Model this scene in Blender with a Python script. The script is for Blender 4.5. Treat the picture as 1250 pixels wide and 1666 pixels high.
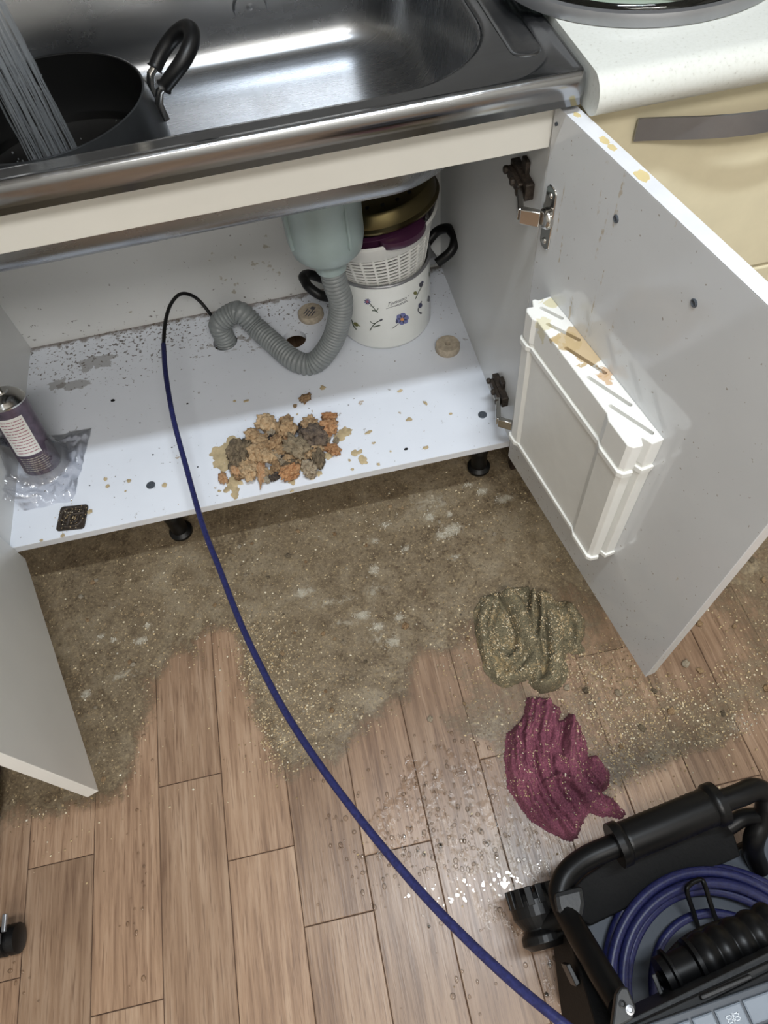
import bpy, bmesh, math, random
import numpy as np
from mathutils import Vector, Matrix, Euler, noise as mnoise
random.seed(7); rng = np.random.default_rng(7)
for o in list(bpy.data.objects): bpy.data.objects.remove(o, do_unlink=True)
SC = bpy.context.scene; COL = SC.collection

# ---------------------------------------------------------------- camera, world, light, exposure
CAM = np.array([0.617, -0.7184, 1.1812]); ROT = (0.5533, 0.0759, -0.205); FPX = 1092.74
cd = bpy.data.cameras.new('camera'); cam = bpy.data.objects.new('camera', cd); COL.objects.link(cam)
cam.location = CAM; cam.rotation_euler = ROT
cd.sensor_fit = 'VERTICAL'; cd.sensor_height = 36; cd.lens = FPX*36/1666; cd.clip_start = .02
SC.camera = cam
w = bpy.data.worlds.new('world'); SC.world = w; w.use_nodes = True
w.node_tree.nodes['Background'].inputs[0].default_value = (.8, .85, 1, 1)
w.node_tree.nodes['Background'].inputs[1].default_value = .25
ld = bpy.data.lights.new('ceiling_lamp', 'AREA'); ld.shape = 'RECTANGLE'; ld.size = .75; ld.size_y = .07
ld.energy = 27.5; ld.color = (.86, .935, 1)
lo = bpy.data.objects.new('ceiling_lamp', ld); COL.objects.link(lo); lo.location = (.82, -.60, 2.36)
ld2 = bpy.data.lights.new('fill_light', 'AREA'); ld2.shape = 'RECTANGLE'; ld2.size = 1.2; ld2.size_y = .5  # unseen fill light, added to brighten the rail, drawer fronts and cabinet interior
ld2.energy = 43; ld2.color = (1, .975, .94)
lo2 = bpy.data.objects.new('fill_light', ld2); COL.objects.link(lo2); lo2.location = (.72, -1.80, 2.36)
SC.view_settings.view_transform = 'Standard'; SC.view_settings.look = 'None'
SC.view_settings.exposure = 0.0; SC.view_settings.gamma = 1; SC.view_settings.use_curve_mapping = False

RM = np.array(Euler(ROT).to_matrix())
def ray(u, v): return RM @ np.array([(u-625)/FPX, -(v-833)/FPX, -1.0])
def PZ(u, v, z): d = ray(u, v); return Vector(CAM + (z-CAM[2])/d[2]*d)
def PY(u, v, y): d = ray(u, v); return Vector(CAM + (y-CAM[1])/d[1]*d)

# ---------------------------------------------------------------- materials
def lin(c):
    return tuple(((x/255)/12.92 if x/255 <= .04045 else ((x/255+.055)/1.055)**2.4) for x in c)
class NT:
    def __init__(s, name):
        s.m = bpy.data.materials.new(name); s.m.use_nodes = True; s.t = s.m.node_tree; s.n = s.t.nodes
        s.b = s.n['Principled BSDF']; s.out = s.n['Material Output']
    def node(s, typ, **kw):
        n = s.n.new(typ)
        for k, v in kw.items(): setattr(n, k, v)
        return n
    def link(s, a, b): s.t.links.new(a, b)
    def set(s, n, i, v):
        if hasattr(v, 'is_linked') or hasattr(v, 'links'): s.link(v, n.inputs[i])
        else: n.inputs[i].default_value = v
    def coord(s, kind='Object', scale=(1, 1, 1), loc=(0, 0, 0)):
        if kind == 'World': src = s.node('ShaderNodeNewGeometry').outputs['Position']
        else: src = s.node('ShaderNodeTexCoord').outputs[kind]
        mp = s.node('ShaderNodeMapping'); s.link(src, mp.inputs[0])
        mp.inputs['Scale'].default_value = scale; mp.inputs['Location'].default_value = loc
        return mp.outputs[0]
    def noise(s, vec, sc, detail=4, rough=.55, dist=0):
        n = s.node('ShaderNodeTexNoise'); s.link(vec, n.inputs['Vector'])
        n.inputs['Scale'].default_value = sc; n.inputs['Detail'].default_value = detail
        n.inputs['Roughness'].default_value = rough; n.inputs['Distortion'].default_value = dist
        return n.outputs['Fac']
    def ramp(s, fac, stops):
        r = s.node('ShaderNodeValToRGB'); s.link(fac, r.inputs[0]); e = r.color_ramp.elements
        while len(e) < len(stops): e.new(.5)
        for k, (p, c) in zip(e, stops): k.position = p; k.color = (*c, 1) if len(c) == 3 else c
        return r.outputs[0]
    def sm(s, x, a, b):
        n = s.node('ShaderNodeMapRange', interpolation_type='SMOOTHSTEP'); s.link(x, n.inputs[0])
        n.inputs[1].default_value = a; n.inputs[2].default_value = b; return n.outputs[0]
    def math(s, op, a, b=0.0):
        n = s.node('ShaderNodeMath', operation=op); s.set(n, 0, a); s.set(n, 1, b); return n.outputs[0]
    def mix(s, f, a, b):
        n = s.node('ShaderNodeMix', data_type='RGBA'); s.set(n, 0, f)
        s.set(n, 6, a if not isinstance(a, tuple) else (*a, 1)); s.set(n, 7, b if not isinstance(b, tuple) else (*b, 1))
        return n.outputs[2]
    def bump(s, h, strength=.3, dist=.01):
        n = s.node('ShaderNodeBump'); s.link(h, n.inputs['Height']); n.inputs['Strength'].default_value = strength
        n.inputs['Distance'].default_value = dist; s.link(n.outputs[0], s.b.inputs['Normal']); return n.outputs[0]
    def p(s, **kw):
        for k, v in kw.items():
            k = k.replace('_', ' ')
            if isinstance(v, tuple) and len(v) == 3: v = (*v, 1)
            s.set(s.b, k, v)
        return s
    def sep(s, vec):
        n = s.node('ShaderNodeSeparateXYZ'); s.link(vec, n.inputs[0]); return n.outputs
    def gauss(s, vec, c, r):
        """soft blob mask around a point (vec space), radius r (tuple)"""
        a = s.node('ShaderNodeVectorMath', operation='SUBTRACT'); s.link(vec, a.inputs[0]); a.inputs[1].default_value = c
        d = s.node('ShaderNodeVectorMath', operation='DIVIDE'); s.link(a.outputs[0], d.inputs[0]); d.inputs[1].default_value = r
        l = s.node('ShaderNodeVectorMath', operation='LENGTH'); s.link(d.outputs[0], l.inputs[0])
        return s.sm(l.outputs['Value'], 1.0, 0.2)
def plain(name, col, rough=.5, metal=0.0, var=.12, scale=30, bump=0.0, bscale=200, **kw):
    t = NT(name); c = lin(col); v = t.coord('Object'); n = t.noise(v, scale)
    t.p(Base_Color=t.ramp(n, [(.3, tuple(x*(1-var) for x in c)), (.7, tuple(min(1, x*(1+var)) for x in c))]), Roughness=rough, Metallic=metal)
    if bump: t.bump(t.noise(v, bscale, 3), bump, .003)
    t.p(**kw); return t.m

M = {}
# floor planks
t = NT('vinyl_wood'); rnd = t.node('ShaderNodeObjectInfo').outputs['Random']
pos = t.coord('World'); vm = t.node('ShaderNodeVectorMath', operation='ADD'); t.link(pos, vm.inputs[0])
cx = t.node('ShaderNodeCombineXYZ'); t.link(t.math('MULTIPLY', rnd, 37.0), cx.inputs[0]); t.link(t.math('MULTIPLY', rnd, 91.0), cx.inputs[1]); t.link(cx.outputs[0], vm.inputs[1])
def stretch(sx, sy):
    mp = t.node('ShaderNodeMapping'); t.link(vm.outputs[0], mp.inputs[0]); mp.inputs['Scale'].default_value = (sx, sy, 1); return mp.outputs[0]
g1 = t.noise(stretch(95, 5), 1, 6, .65, .6); g2 = t.noise(stretch(320, 14), 1, 3, .6); g3 = t.noise(stretch(9, 3), 1, 3)
base = t.ramp(t.math('ADD', t.math('MULTIPLY', g1, .6), t.math('MULTIPLY', g3, .4)), [(.34, lin((110, 85, 67))), (.5, lin((148, 121, 98))), (.66, lin((172, 147, 124)))])
base = t.mix(t.math('MULTIPLY', t.sm(g2, .52, .68), .6), base, lin((98, 72, 54)))
hs_ = t.node('ShaderNodeHueSaturation'); t.link(base, hs_.inputs['Color']); t.link(t.math('ADD', t.math('MULTIPLY', rnd, .30), .80), hs_.inputs['Value'])
t.p(Base_Color=hs_.outputs[0], Roughness=t.math('ADD', t.math('MULTIPLY', g2, .22), .22)); t.bump(g2, .12, .002); M['wood'] = t.m
M['seam'] = plain('floor_seam', (70, 50, 38), .8)
# white boards
def board(name, col, dirt=None, rough=.32):
    t = NT(name); v = t.coord('World'); c = lin(col)
    base = t.ramp(t.noise(v, 6), [(.3, tuple(x*.94 for x in c)), (.7, c)])
    if dirt: base = dirt(t, v, base)
    t.p(Base_Color=base, Roughness=rough); return t.m
def shelf_dirt(t, v, base):
    x, y, z = t.sep(v)
    back = t.sm(y, .30, .50)
    sp = t.noise(v, 130, 3, .6); pt = t.noise(v, 18, 3)
    lft = t.gauss(v, (.2, .44, .176), (.30, .16, .3))
    m1 = t.sm(t.math('ADD', t.math('ADD', sp, t.math('MULTIPLY', back, .10)), t.math('ADD', t.math('MULTIPLY', t.math('SUBTRACT', pt, .5), .25), t.math('MULTIPLY', lft, .05))), .70, .745)
    base = t.mix(t.math('MULTIPLY', m1, .85), base, lin((74, 62, 50)))
    e = t.sm(t.math('ADD', y, t.math('MULTIPLY', t.noise(v, 60, 4), .04)), .518, .532)
    base = t.mix(t.math('MULTIPLY', e, .8), base, lin((90, 72, 54)))
    n3 = t.noise(v, 45, 4, .6)
    for c, r in (((.15, .432, .176), (.055, .030, .2)), ((.10, .375, .176), (.048, .020, .2)), ((.065, .385, .176), (.022, .024, .2))):
        r = tuple(q*1.35 for q in r[:2])+(.2,); g = t.sm(t.math('ADD', t.gauss(v, c, r), t.math('MULTIPLY', t.math('SUBTRACT', n3, .5), 2.6)), .55, .66); g = t.math('MULTIPLY', g, t.sm(t.gauss(v, c, r), .03, .15))
        base = t.mix(t.math('MULTIPLY', g, .55), base, lin((112, 105, 96)))
    tan = t.sm(t.math('ADD', t.noise(v, 42, 3, .6), t.math('MULTIPLY', t.gauss(v, (.56, .1, .176), (.32, .16, .3)), .06)), .735, .76)
    base = t.mix(t.math('MULTIPLY', tan, .7), base, lin((160, 134, 98)))
    ring = t.gauss(v, (.45, .42, .176), (.16, .10, .3))
    gr = t.sm(t.math('ADD', t.noise(v, 45, 4, .65), t.math('MULTIPLY', ring, .13)), .66, .74)
    return t.mix(t.math('MULTIPLY', gr, .6), base, lin((104, 92, 76)))
def back_dirt(t, v, base):
    x, y, z = t.sep(v)
    low = t.sm(z, .30, .18); n = t.noise(v, 110, 3, .6)
    m = t.sm(t.math('ADD', n, t.math('MULTIPLY', low, .06)), .70, .75)
    base = t.mix(t.math('MULTIPLY', m, .8), base, lin((80, 70, 60)))
    n2 = t.noise(v, 35, 3); m2 = t.sm(t.math('ADD', n2, t.math('MULTIPLY', t.gauss(v, (.52, .51, .27), (.16, .2, .10)), .12)), .70, .74)
    return t.mix(t.math('MULTIPLY', m2, .6), base, lin((150, 138, 110)))
def door_dirt(t, v, base):
    x, y, z = t.sep(v); mp = t.node('ShaderNodeMapping'); t.link(v, mp.inputs[0]); mp.inputs['Scale'].default_value = (1, 1, .07)
    d = t.noise(mp.outputs[0], 95, 3, .6); n = t.noise(v, 120, 3)
    g = t.gauss(v, (.95, -.12, .70), (.4, .14, .34))
    m = t.sm(t.math('ADD', t.math('ADD', t.math('MULTIPLY', d, .75), t.math('MULTIPLY', n, .28)), t.math('MULTIPLY', g, .10)), .70, .76)
    base = t.mix(t.math('MULTIPLY', m, .55), base, lin((172, 148, 104)))
    low = t.sm(z, .40, .15); s = t.sm(t.math('ADD', t.noise(v, 170, 2), t.math('MULTIPLY', low, .05)), .715, .75)
    return t.mix(t.math('MULTIPLY', s, .7), base, lin((128, 112, 88)))
M['shelf'] = board('shelf_board', (226, 231, 240), shelf_dirt)
M['backboard'] = board('back_board', (216, 217, 216), back_dirt)
M['side'] = board('side_board', (216, 217, 216))
M['rail'] = board('front_rail_board', (228, 227, 220), None, .4)
M['door'] = board('door_board', (214, 216, 218), door_dirt, .09)
M['doorl'] = board('left_door_board', (226, 226, 222), None, .3)
M['edge'] = plain('edge_band', (214, 216, 220), .35, 0, .05)
M['stain'] = plain('yellow_stain', (205, 188, 140), .5, 0, .1)
M['wall'] = plain('painted_wall', (222, 220, 213), .8, 0, .04)
M['tile'] = plain('backsplash', (84, 83, 82), .35, 0, .04)
M['ceil'] = plain('ceiling_paper', (232, 231, 227), .9, 0, .03)
# steel
def steel(name, col, rough, sc=(3, 260, 3), bump=.04, smear=.12):
    t = NT(name); v = t.coord('World', sc); n = t.noise(v, 1, 4); c = lin(col); v2 = t.coord('World'); n2 = t.noise(v2, 22, 5, .65)
    sm_ = t.sm(n2, .5, .75)
    t.p(Base_Color=t.ramp(n, [(.3, tuple(x*.9 for x in c)), (.7, c)]), Metallic=1.0,
        Roughness=t.math('ADD', t.math('ADD', t.math('MULTIPLY', n, .08), rough-.04), t.math('MULTIPLY', sm_, smear)))
    t.bump(n, bump, .001); return t.m
M['steel'] = steel('sink_steel', (165, 167, 170), .17); M['bowlsteel'] = steel('bowl_steel', (160, 162, 165), .27, smear=.03)
M['chrome'] = plain('bright_steel', (200, 198, 194), .16, 1.0, .05)
M['handle_steel'] = plain('satin_steel', (150, 151, 154), .35, .75, .06)
M['black_plastic'] = plain('black_plastic', (10, 10, 11), .42, 0, .2, 60, Specular_IOR_Level=.35)
M['black_matte'] = plain('black_matte', (8, 8, 9), .7, 0, .2, 60, .2, Specular_IOR_Level=.2)
M['black_tube'] = plain('black_tube', (6, 6, 7), .38, 0, .15, 60, Specular_IOR_Level=.28)
M['dark_grey'] = plain('dark_grey_plastic', (19, 20, 22), .5, 0, .1, 60, .1)
M['grey_plate'] = plain('slate_grey_plate', (58, 65, 76), .5, 0, .12, 25, .05)
M['key'] = plain('grey_key', (112, 121, 132), .5, 0, .06)
M['keydeck'] = plain('keyboard_deck', (58, 64, 72), .5, 0, .06)
M['legend'] = plain('key_legend', (190, 198, 205), .5)
M['trap'] = plain('grey_trap_plastic', (150, 166, 166), .35, 0, .06)
M['hose'] = plain('grey_hose', (128, 133, 134), .42, 0, .1, 40)
M['enamel'] = plain('white_enamel', (228, 230, 226), .12, 0, .02)
M['white_plastic'] = plain('white_plastic', (226, 226, 221), .4, 0, .03)
M['purple_plastic'] = plain('purple_plastic', (66, 34, 58), .3, 0, .1)
M['brass'] = plain('olive_steel', (104, 94, 66), .3, 1.0, .1)
M['pan_in'] = plain('pan_inside', (8, 8, 8), .45, 0, .3, 20)
M['pan_out'] = plain('pan_outside', (52, 54, 56), .35, .6, .2, 20)
t = NT('blue_sleeve'); v = t.coord('Object'); n = t.noise(v, 300, 2)
t.p(Base_Color=t.ramp(n, [(.3, lin((24, 26, 66))), (.7, lin((40, 44, 94)))]), Roughness=.42); M['blue'] = t.m
M['cap'] = plain('grey_screw_cap', (84, 90, 98), .4, .3, .3, 300)
M['cork'] = plain('pale_cork', (176, 164, 146), .85, 0, .2, 120, .4, 300)
M['darkrust'] = plain('dirty_black_metal', (58, 50, 43), .55, .3, .5, 160, .5, 260)
M['cream'] = plain('cream_lacquer', (220, 211, 182), .25, 0, .03)
t = NT('speckled_worktop'); v = t.coord('World'); n = t.noise(v, 260, 2)
t.p(Base_Color=t.ramp(n, [(.26, lin((186, 186, 180))), (.36, lin((204, 206, 200))), (.6, lin((208, 210, 205)))]), Roughness=.3); M['worktop'] = t.m
M['darkwood'] = plain('dark_brown_board', (44, 30, 24), .5, 0, .25, 12)
# glassy
def glassy(name, col, gloss=.1, fac=.12, rough=.05, bump=0, bscale=60):
    t = NT(name); tr = t.node('ShaderNodeBsdfTransparent'); tr.inputs[0].default_value = (*col, 1)
    gl = t.node('ShaderNodeBsdfGlossy'); gl.inputs['Roughness'].default_value = rough
    fr = t.node('ShaderNodeFresnel'); fr.inputs[0].default_value = 1.4
    if bump:
        v = t.coord('Object'); b = t.node('ShaderNodeBump'); t.link(t.noise(v, bscale, 4), b.inputs['Height']); b.inputs['Strength'].default_value = bump
        b.inputs['Distance'].default_value = .004; t.link(b.outputs[0], gl.inputs['Normal']); t.link(b.outputs[0], fr.inputs['Normal'])
    mx = t.node('ShaderNodeMixShader'); t.link(t.math('ADD', fr.outputs[0], fac), mx.inputs[0]); t.link(tr.outputs[0], mx.inputs[1]); t.link(gl.outputs[0], mx.inputs[2])
    t.link(mx.outputs[0], t.out.inputs[0]); return t.m
M['glass'] = glassy('lid_glass', (.93, .97, .94), fac=.03)
M['bag'] = glassy('plastic_film', (.93, .93, .95), fac=.10, rough=.13, bump=.7, bscale=40)
M['film'] = glassy('water_film', (.93, .90, .86), fac=.0, rough=.13, bump=.45, bscale=110)
t = NT('water_jet'); tr = t.node('ShaderNodeBsdfTransparent'); gl = t.node('ShaderNodeBsdfGlossy'); gl.inputs['Roughness'].default_value = .2; df = t.node('ShaderNodeBsdfTranslucent'); df.inputs[0].default_value = (.8, .85, .9, 1)
m1 = t.node('ShaderNodeMixShader'); m1.inputs[0].default_value = .5; t.link(gl.outputs[0], m1.inputs[1]); t.link(df.outputs[0], m1.inputs[2])
m2 = t.node('ShaderNodeMixShader'); m2.inputs[0].default_value = .42; t.link(tr.outputs[0], m2.inputs[1]); t.link(m1.outputs[0], m2.inputs[2]); t.link(m2.outputs[0], t.out.inputs[0]); M['jet'] = t.m
M['drop'] = glassy('water_drop', (.975, .96, .94), fac=.01, rough=.06)
t = NT('pot_water'); t.p(Base_Color=(1., .97, .93), Roughness=.02, Transmission_Weight=1.0, IOR=1.33); M['potwater'] = t.m
M['foam'] = plain('foam', (178, 172, 158), .4, 0, .1)
# mud
t = NT('mud'); v = t.coord('World'); at = t.node('ShaderNodeAttribute', attribute_name='dens').outputs['Fac']
n1 = t.noise(v, 7, 6, .62, 1.2); n2 = t.noise(v, 160, 3, .6); n3 = t.noise(v, 30, 5, .6, .6)
c = t.ramp(t.math('ADD', t.math('MULTIPLY', n1, .6), t.math('MULTIPLY', n3, .4)), [(.34, lin((92, 79, 62))), (.5, lin((118, 104, 84))), (.66, lin((140, 128, 108)))])
n5 = t.noise(v, 330, 3, .6); c = t.mix(t.math('MULTIPLY', t.sm(n2, .55, .66), .4), c, lin((158, 141, 110))); c = t.mix(t.math('MULTIPLY', t.sm(n2, .43, .32), .5), c, lin((72, 59, 46))); c = t.mix(t.math('MULTIPLY', t.sm(n5, .57, .66), .6), c, lin((168, 151, 120))); c = t.mix(t.math('MULTIPLY', t.sm(n5, .42, .33), .5), c, lin((66, 54, 42)))
fo_ = t.node('ShaderNodeAttribute', attribute_name='foam').outputs['Fac']
fm = t.sm(t.math('ADD', fo_, t.math('MULTIPLY', t.math('SUBTRACT', t.noise(v, 60, 6, .72, 1.5), .5), 2.0)), .30, .85); c = t.mix(t.math("MULTIPLY", fm, .8), c, lin((176, 170, 154)))
t.p(Base_Color=c, Roughness=t.math('ADD', t.math('MULTIPLY', n3, .3), .18)); t.bump(t.math('ADD', n2, n3), .25, .002)
al = t.sm(t.math('ADD', at, t.math('ADD', t.math('MULTIPLY', t.math('SUBTRACT', n3, .5), .7), t.math('MULTIPLY', t.math('SUBTRACT', n2, .5), .5))), .12, .75)
tr = t.node('ShaderNodeBsdfTransparent'); mx = t.node('ShaderNodeMixShader'); t.link(t.math('MULTIPLY', al, .96), mx.inputs[0]); t.link(tr.outputs[0], mx.inputs[1]); t.link(t.b.outputs[0], mx.inputs[2]); t.link(mx.outputs[0], t.out.inputs[0])
M['mud'] = t.m
def grain_mat(name, stops, rough=.8):
    t = NT(name); r = t.node('ShaderNodeNewGeometry').outputs['Random Per Island']; t.p(Base_Color=t.ramp(r, stops), Roughness=rough); return t.m
M['sand'] = grain_mat('sand', [(0, lin((112, 94, 70))), (.3, lin((160, 138, 104))), (.6, lin((190, 168, 130))), (.88, lin((212, 198, 168))), (.97, lin((222, 214, 194))), (1., lin((66, 58, 50)))])
def stone(name, c1, c2, c3):
    t = NT(name); v = t.coord('Object'); n = t.noise(v, 2.1, 6, .68); n2 = t.noise(v, 9, 4, .6); rn = t.node('ShaderNodeObjectInfo').outputs['Random']
    n = t.math('ADD', n, t.math('MULTIPLY', t.math('SUBTRACT', rn, .5), .22))
    c = t.ramp(n, [(.32, lin(c1)), (.47, lin(c2)), (.66, lin(c3))]); c = t.mix(t.math('MULTIPLY', t.sm(n2, .54, .68), .55), c, lin(c1))
    t.p(Base_Color=c, Roughness=.75); t.bump(t.math('ADD', n, n2), 1.0, .004); return t.m
M['tan'] = stone('tan_stone', (140, 108, 76), (192, 158, 118), (214, 186, 148))
M['orange'] = stone('orange_stone', (158, 104, 66), (204, 152, 106), (222, 182, 142))
M['pale'] = stone('pale_stone', (140, 122, 98), (190, 172, 146), (216, 204, 182))
M['greyst'] = stone('grey_stone', (88, 76, 60), (134, 118, 94), (160, 144, 118))
M['darkst'] = stone('dark_stone', (30, 26, 30), (72, 62, 58), (122, 106, 90))
M['splat'] = plain('mud_splash', (182, 164, 130), .45, 0, .25, 60)
def cloth(name, c1, c2, sandc, amt, bs=.9):
    t = NT(name); v = t.coord('World'); n = t.noise(v, 420, 3, .6); n2 = t.noise(v, 30, 4, .6); n3 = t.noise(v, 200, 3)
    c = t.ramp(n, [(.3, lin(c1)), (.7, lin(c2))]); m = t.sm(t.math('ADD', t.math('MULTIPLY', n2, .55), t.math('MULTIPLY', n3, .45)), .58-amt, .72-amt)
    c = t.mix(t.math('MULTIPLY', m, .8), c, lin(sandc)); t.p(Base_Color=c, Roughness=.92); t.bump(t.math('ADD', n, n3), bs, .003); return t.m
M['greycloth'] = cloth('sandy_grey_towelling', (80, 75, 58), (134, 124, 98), (168, 145, 104), .07)
M['purplecloth'] = cloth('wet_purple_cloth', (84, 40, 55), (142, 80, 98), (160, 124, 116), .0, .45)

# ---------------------------------------------------------------- mesh helpers
class MB:
    def __init__(s): s.v = []; s.f = []; s.mi = []
    def add(s, vs, fs, mi=0):
        o = len(s.v); s.v += [tuple(x) for x in vs]; s.f += [tuple(i+o for i in f) for f in fs]; s.mi += [mi]*len(fs); return s
    def box(s, lo, hi, mi=0, mat=None):
        x0, y0, z0 = lo; x1, y1, z1 = hi
        vs = [Vector(p) for p in ((x0,y0,z0),(x1,y0,z0),(x1,y1,z0),(x0,y1,z0),(x0,y0,z1),(x1,y0,z1),(x1,y1,z1),(x0,y1,z1))]
        if mat: vs = [mat @ p for p in vs]
        return s.add(vs, [(0,3,2,1),(4,5,6,7),(0,1,5,4),(1,2,6,5),(2,3,7,6),(3,0,4,7)], mi)
    def loft(s, rings, cap0=True, cap1=True, mi=0, closed=True):
        n = len(rings[0]); vs = [p for r in rings for p in r]; fs = []
        for i in range(len(rings)-1):
            for j in range(n if closed else n-1):
                a, b = i*n+j, i*n+(j+1) % n; fs.append((a, b, b+n, a+n))
        if cap0: fs.append(tuple(range(n))[::-1])
        if cap1: fs.append(tuple(range((len(rings)-1)*n, len(rings)*n)))
        return s.add(vs, fs, mi)
    def lathe(s, prof, n=48, mat=None, mi=0, cap0=True, cap1=True):
        rings = []
        for r, z in prof:
            R_ = [Vector((r*math.cos(2*math.pi*k/n), r*math.sin(2*math.pi*k/n), z)) for k in range(n)]
            rings.append([mat @ p for p in R_] if mat else R_)
        return s.loft(rings, cap0, cap1, mi)
    def tube(s, pts, r, n=12, mi=0, caps=True, closed=False):
        pts = [Vector(p) for p in pts]; N = len(pts); rr = r if hasattr(r, '__len__') else [r]*N
        T = [(pts[(i+1) % N if closed else min(i+1, N-1)]-pts[(i-1) % N if closed else max(i-1, 0)]).normalized() for i in range(N)]
        a = Vector((0, 0, 1)) if abs(T[0].z) < .9 else Vector((1, 0, 0)); u = T[0].cross(a).normalized(); rings = []
        for i in range(N):
            u = (u-T[i]*u.dot(T[i])).normalized(); w_ = T[i].cross(u)
            rings.append([pts[i]+(u*math.cos(2*math.pi*k/n)+w_*math.sin(2*math.pi*k/n))*rr[i] for k in range(n)])
        if closed: rings.append(rings[0]); return s.loft(rings, False, False, mi)
        return s.loft(rings, caps, caps, mi)
    def prism(s, poly, z0, z1, mat=None, mi=0):
        a = [Vector((x, y, z0)) for x, y in poly]; b = [Vector((x, y, z1)) for x, y in poly]
        if mat: a = [mat @ p for p in a]; b = [mat @ p for p in b]
        return s.loft([a, b], True, True, mi)
    def build(s, name, mats, parent=None, smooth=False, bevel=0, seg=2, angle=40, solid=0, sub=0):
        me = bpy.data.meshes.new(name); me.from_pydata(s.v, [], s.f)
        for m in (mats if isinstance(mats, (list, tuple)) else [mats]): me.materials.append(m)
        me.polygons.foreach_set('material_index', s.mi)
        bm = bmesh.new(); bm.from_mesh(me); bmesh.ops.recalc_face_normals(bm, faces=bm.faces); bm.to_mesh(me); bm.free()
        if smooth: me.shade_smooth() if angle is None else me.set_sharp_from_angle(angle=math.radians(angle))
        if smooth: me.polygons.foreach_set('use_smooth', [True]*len(me.polygons))
        o = bpy.data.objects.new(name, me); COL.objects.link(o)
        if parent: o.parent = parent
        if solid: md = o.modifiers.new('s', 'SOLIDIFY'); md.thickness = solid; md.offset = -1
        if bevel: md = o.modifiers.new('b', 'BEVEL'); md.width = bevel; md.segments = seg; md.limit_method = 'ANGLE'; md.angle_limit = math.radians(35)
        if sub: md = o.modifiers.new('u', 'SUBSURF'); md.levels = md.render_levels = sub
        return o
def box(name, lo, hi, m, parent=None, bevel=.001, mat=None): return MB().box(lo, hi, 0, mat).build(name, m, parent, bevel=bevel)
def empty(name, loc=(0, 0, 0)):
    o = bpy.data.objects.new(name, None); COL.objects.link(o); o.location = loc; o.empty_display_size = .05; return o
def tag(o, label=None, cat=None, group=None, kind=None):
    if label: o['label'] = label
    if cat: o['category'] = cat
    if group: o['group'] = group
    if kind: o['kind'] = kind
    return o
def root(name, loc, label, cat, group=None): return tag(empty(name, loc), label, cat, group)
def adopt(parent, *objs):
    """parent objects whose meshes are in world coordinates"""
    mi = Matrix.Translation(-Vector(parent.location))
    for o in objs: o.parent = parent; o.matrix_parent_inverse = mi
    return objs[0]
def sub(part, *objs):
    """sub-part under a part whose own transform is identity inside its root"""
    for o in objs: o.parent = part; o.matrix_parent_inverse = Matrix.Identity(4)
    return objs[0]
def spline(pts, n=12):
    pts = [Vector(p) for p in pts]; P = [pts[0]*2-pts[1]]+pts+[pts[-1]*2-pts[-2]]; out = []
    for i in range(1, len(P)-2):
        a, b, c, d = P[i-1:i+3]
        for k in range(n):
            q = k/n; out.append(.5*((2*b)+(c-a)*q+(2*a-5*b+4*c-d)*q*q+(3*b-a-3*c+d)*q**3))
    return out+[pts[-1]]
def resample(pts, step):
    d = [0]
    for a, b in zip(pts, pts[1:]): d.append(d[-1]+(b-a).length)
    xs = np.arange(0, d[-1], step); A = np.array(pts); return [Vector([np.interp(x, d, A[:, k]) for k in range(3)]) for x in xs], d[-1]
def rrect(x0, x1, y0, y1, r, z, nc=14, ns=6):
    out = []
    for cx_, cy_, a0, (sx, sy), (ex, ey) in ((x1-r, y0+r, -90, (x0+r, y0), (x1-r, y0)), (x1-r, y1-r, 0, (x1, y0+r), (x1, y1-r)), (x0+r, y1-r, 90, (x1-r, y1), (x0+r, y1)), (x0+r, y0+r, 180, (x0, y1-r), (x0, y0+r))):
        for k in range(1, ns): q = k/ns; out.append(Vector((sx+(ex-sx)*q, sy+(ey-sy)*q, z)))
        for k in range(nc+1): a = math.radians(a0+90*k/nc); out.append(Vector((cx_+r*math.cos(a), cy_+r*math.sin(a), z)))
    return out

HS, W, D = .176, .927, .516
# ---------------------------------------------------------------- room
fl = tag(box('floor', (-1.5, -2.4, -.05), (2.5, .60, -.0022), M['seam'], None, 0), 'wood-look vinyl floor of narrow planks', None, None, 'structure')
PITCH, X0, LEN = .1079, .1944, .62
joints = {-2: -.505, -1: -.722, 0: -.425, 1: -.562, 2: -.676, 3: -.601, 4: -.24, 5: -.50, 6: -.33, 7: -.37, 8: -.62}
pl_mesh = {}
def plank(x0, y0, y1):
    y0 = max(y0, -2.38); y1 = min(y1, .598)
    if y1-y0 < .01: return
    g = .0006; c = .0008; key = round(y1-y0, 3); h = (y1-y0)/2-g; wd = PITCH/2-g
    if key not in pl_mesh:
        rings = [[Vector((sx*(wd-i), sy*(h-i), z)) for sx, sy in ((-1,-1),(1,-1),(1,1),(-1,1))] for i, z in ((0, -.0022), (0, -c), (c, 0))]
        o = MB().loft(rings).build('plank', M['wood']); pl_mesh[key] = o.data
    else: o = bpy.data.objects.new('plank', pl_mesh[key]); COL.objects.link(o)
    o.location = (x0+PITCH/2, (y0+y1)/2, 0); o.parent = fl
for k in range(-9, 15):
    j = joints.get(k, -.1-((k*.37) % 1)*LEN); y = j
    while y > -2.4: y -= LEN
    while y < .6: plank(X0+k*PITCH, y, y+LEN); y += LEN
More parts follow.
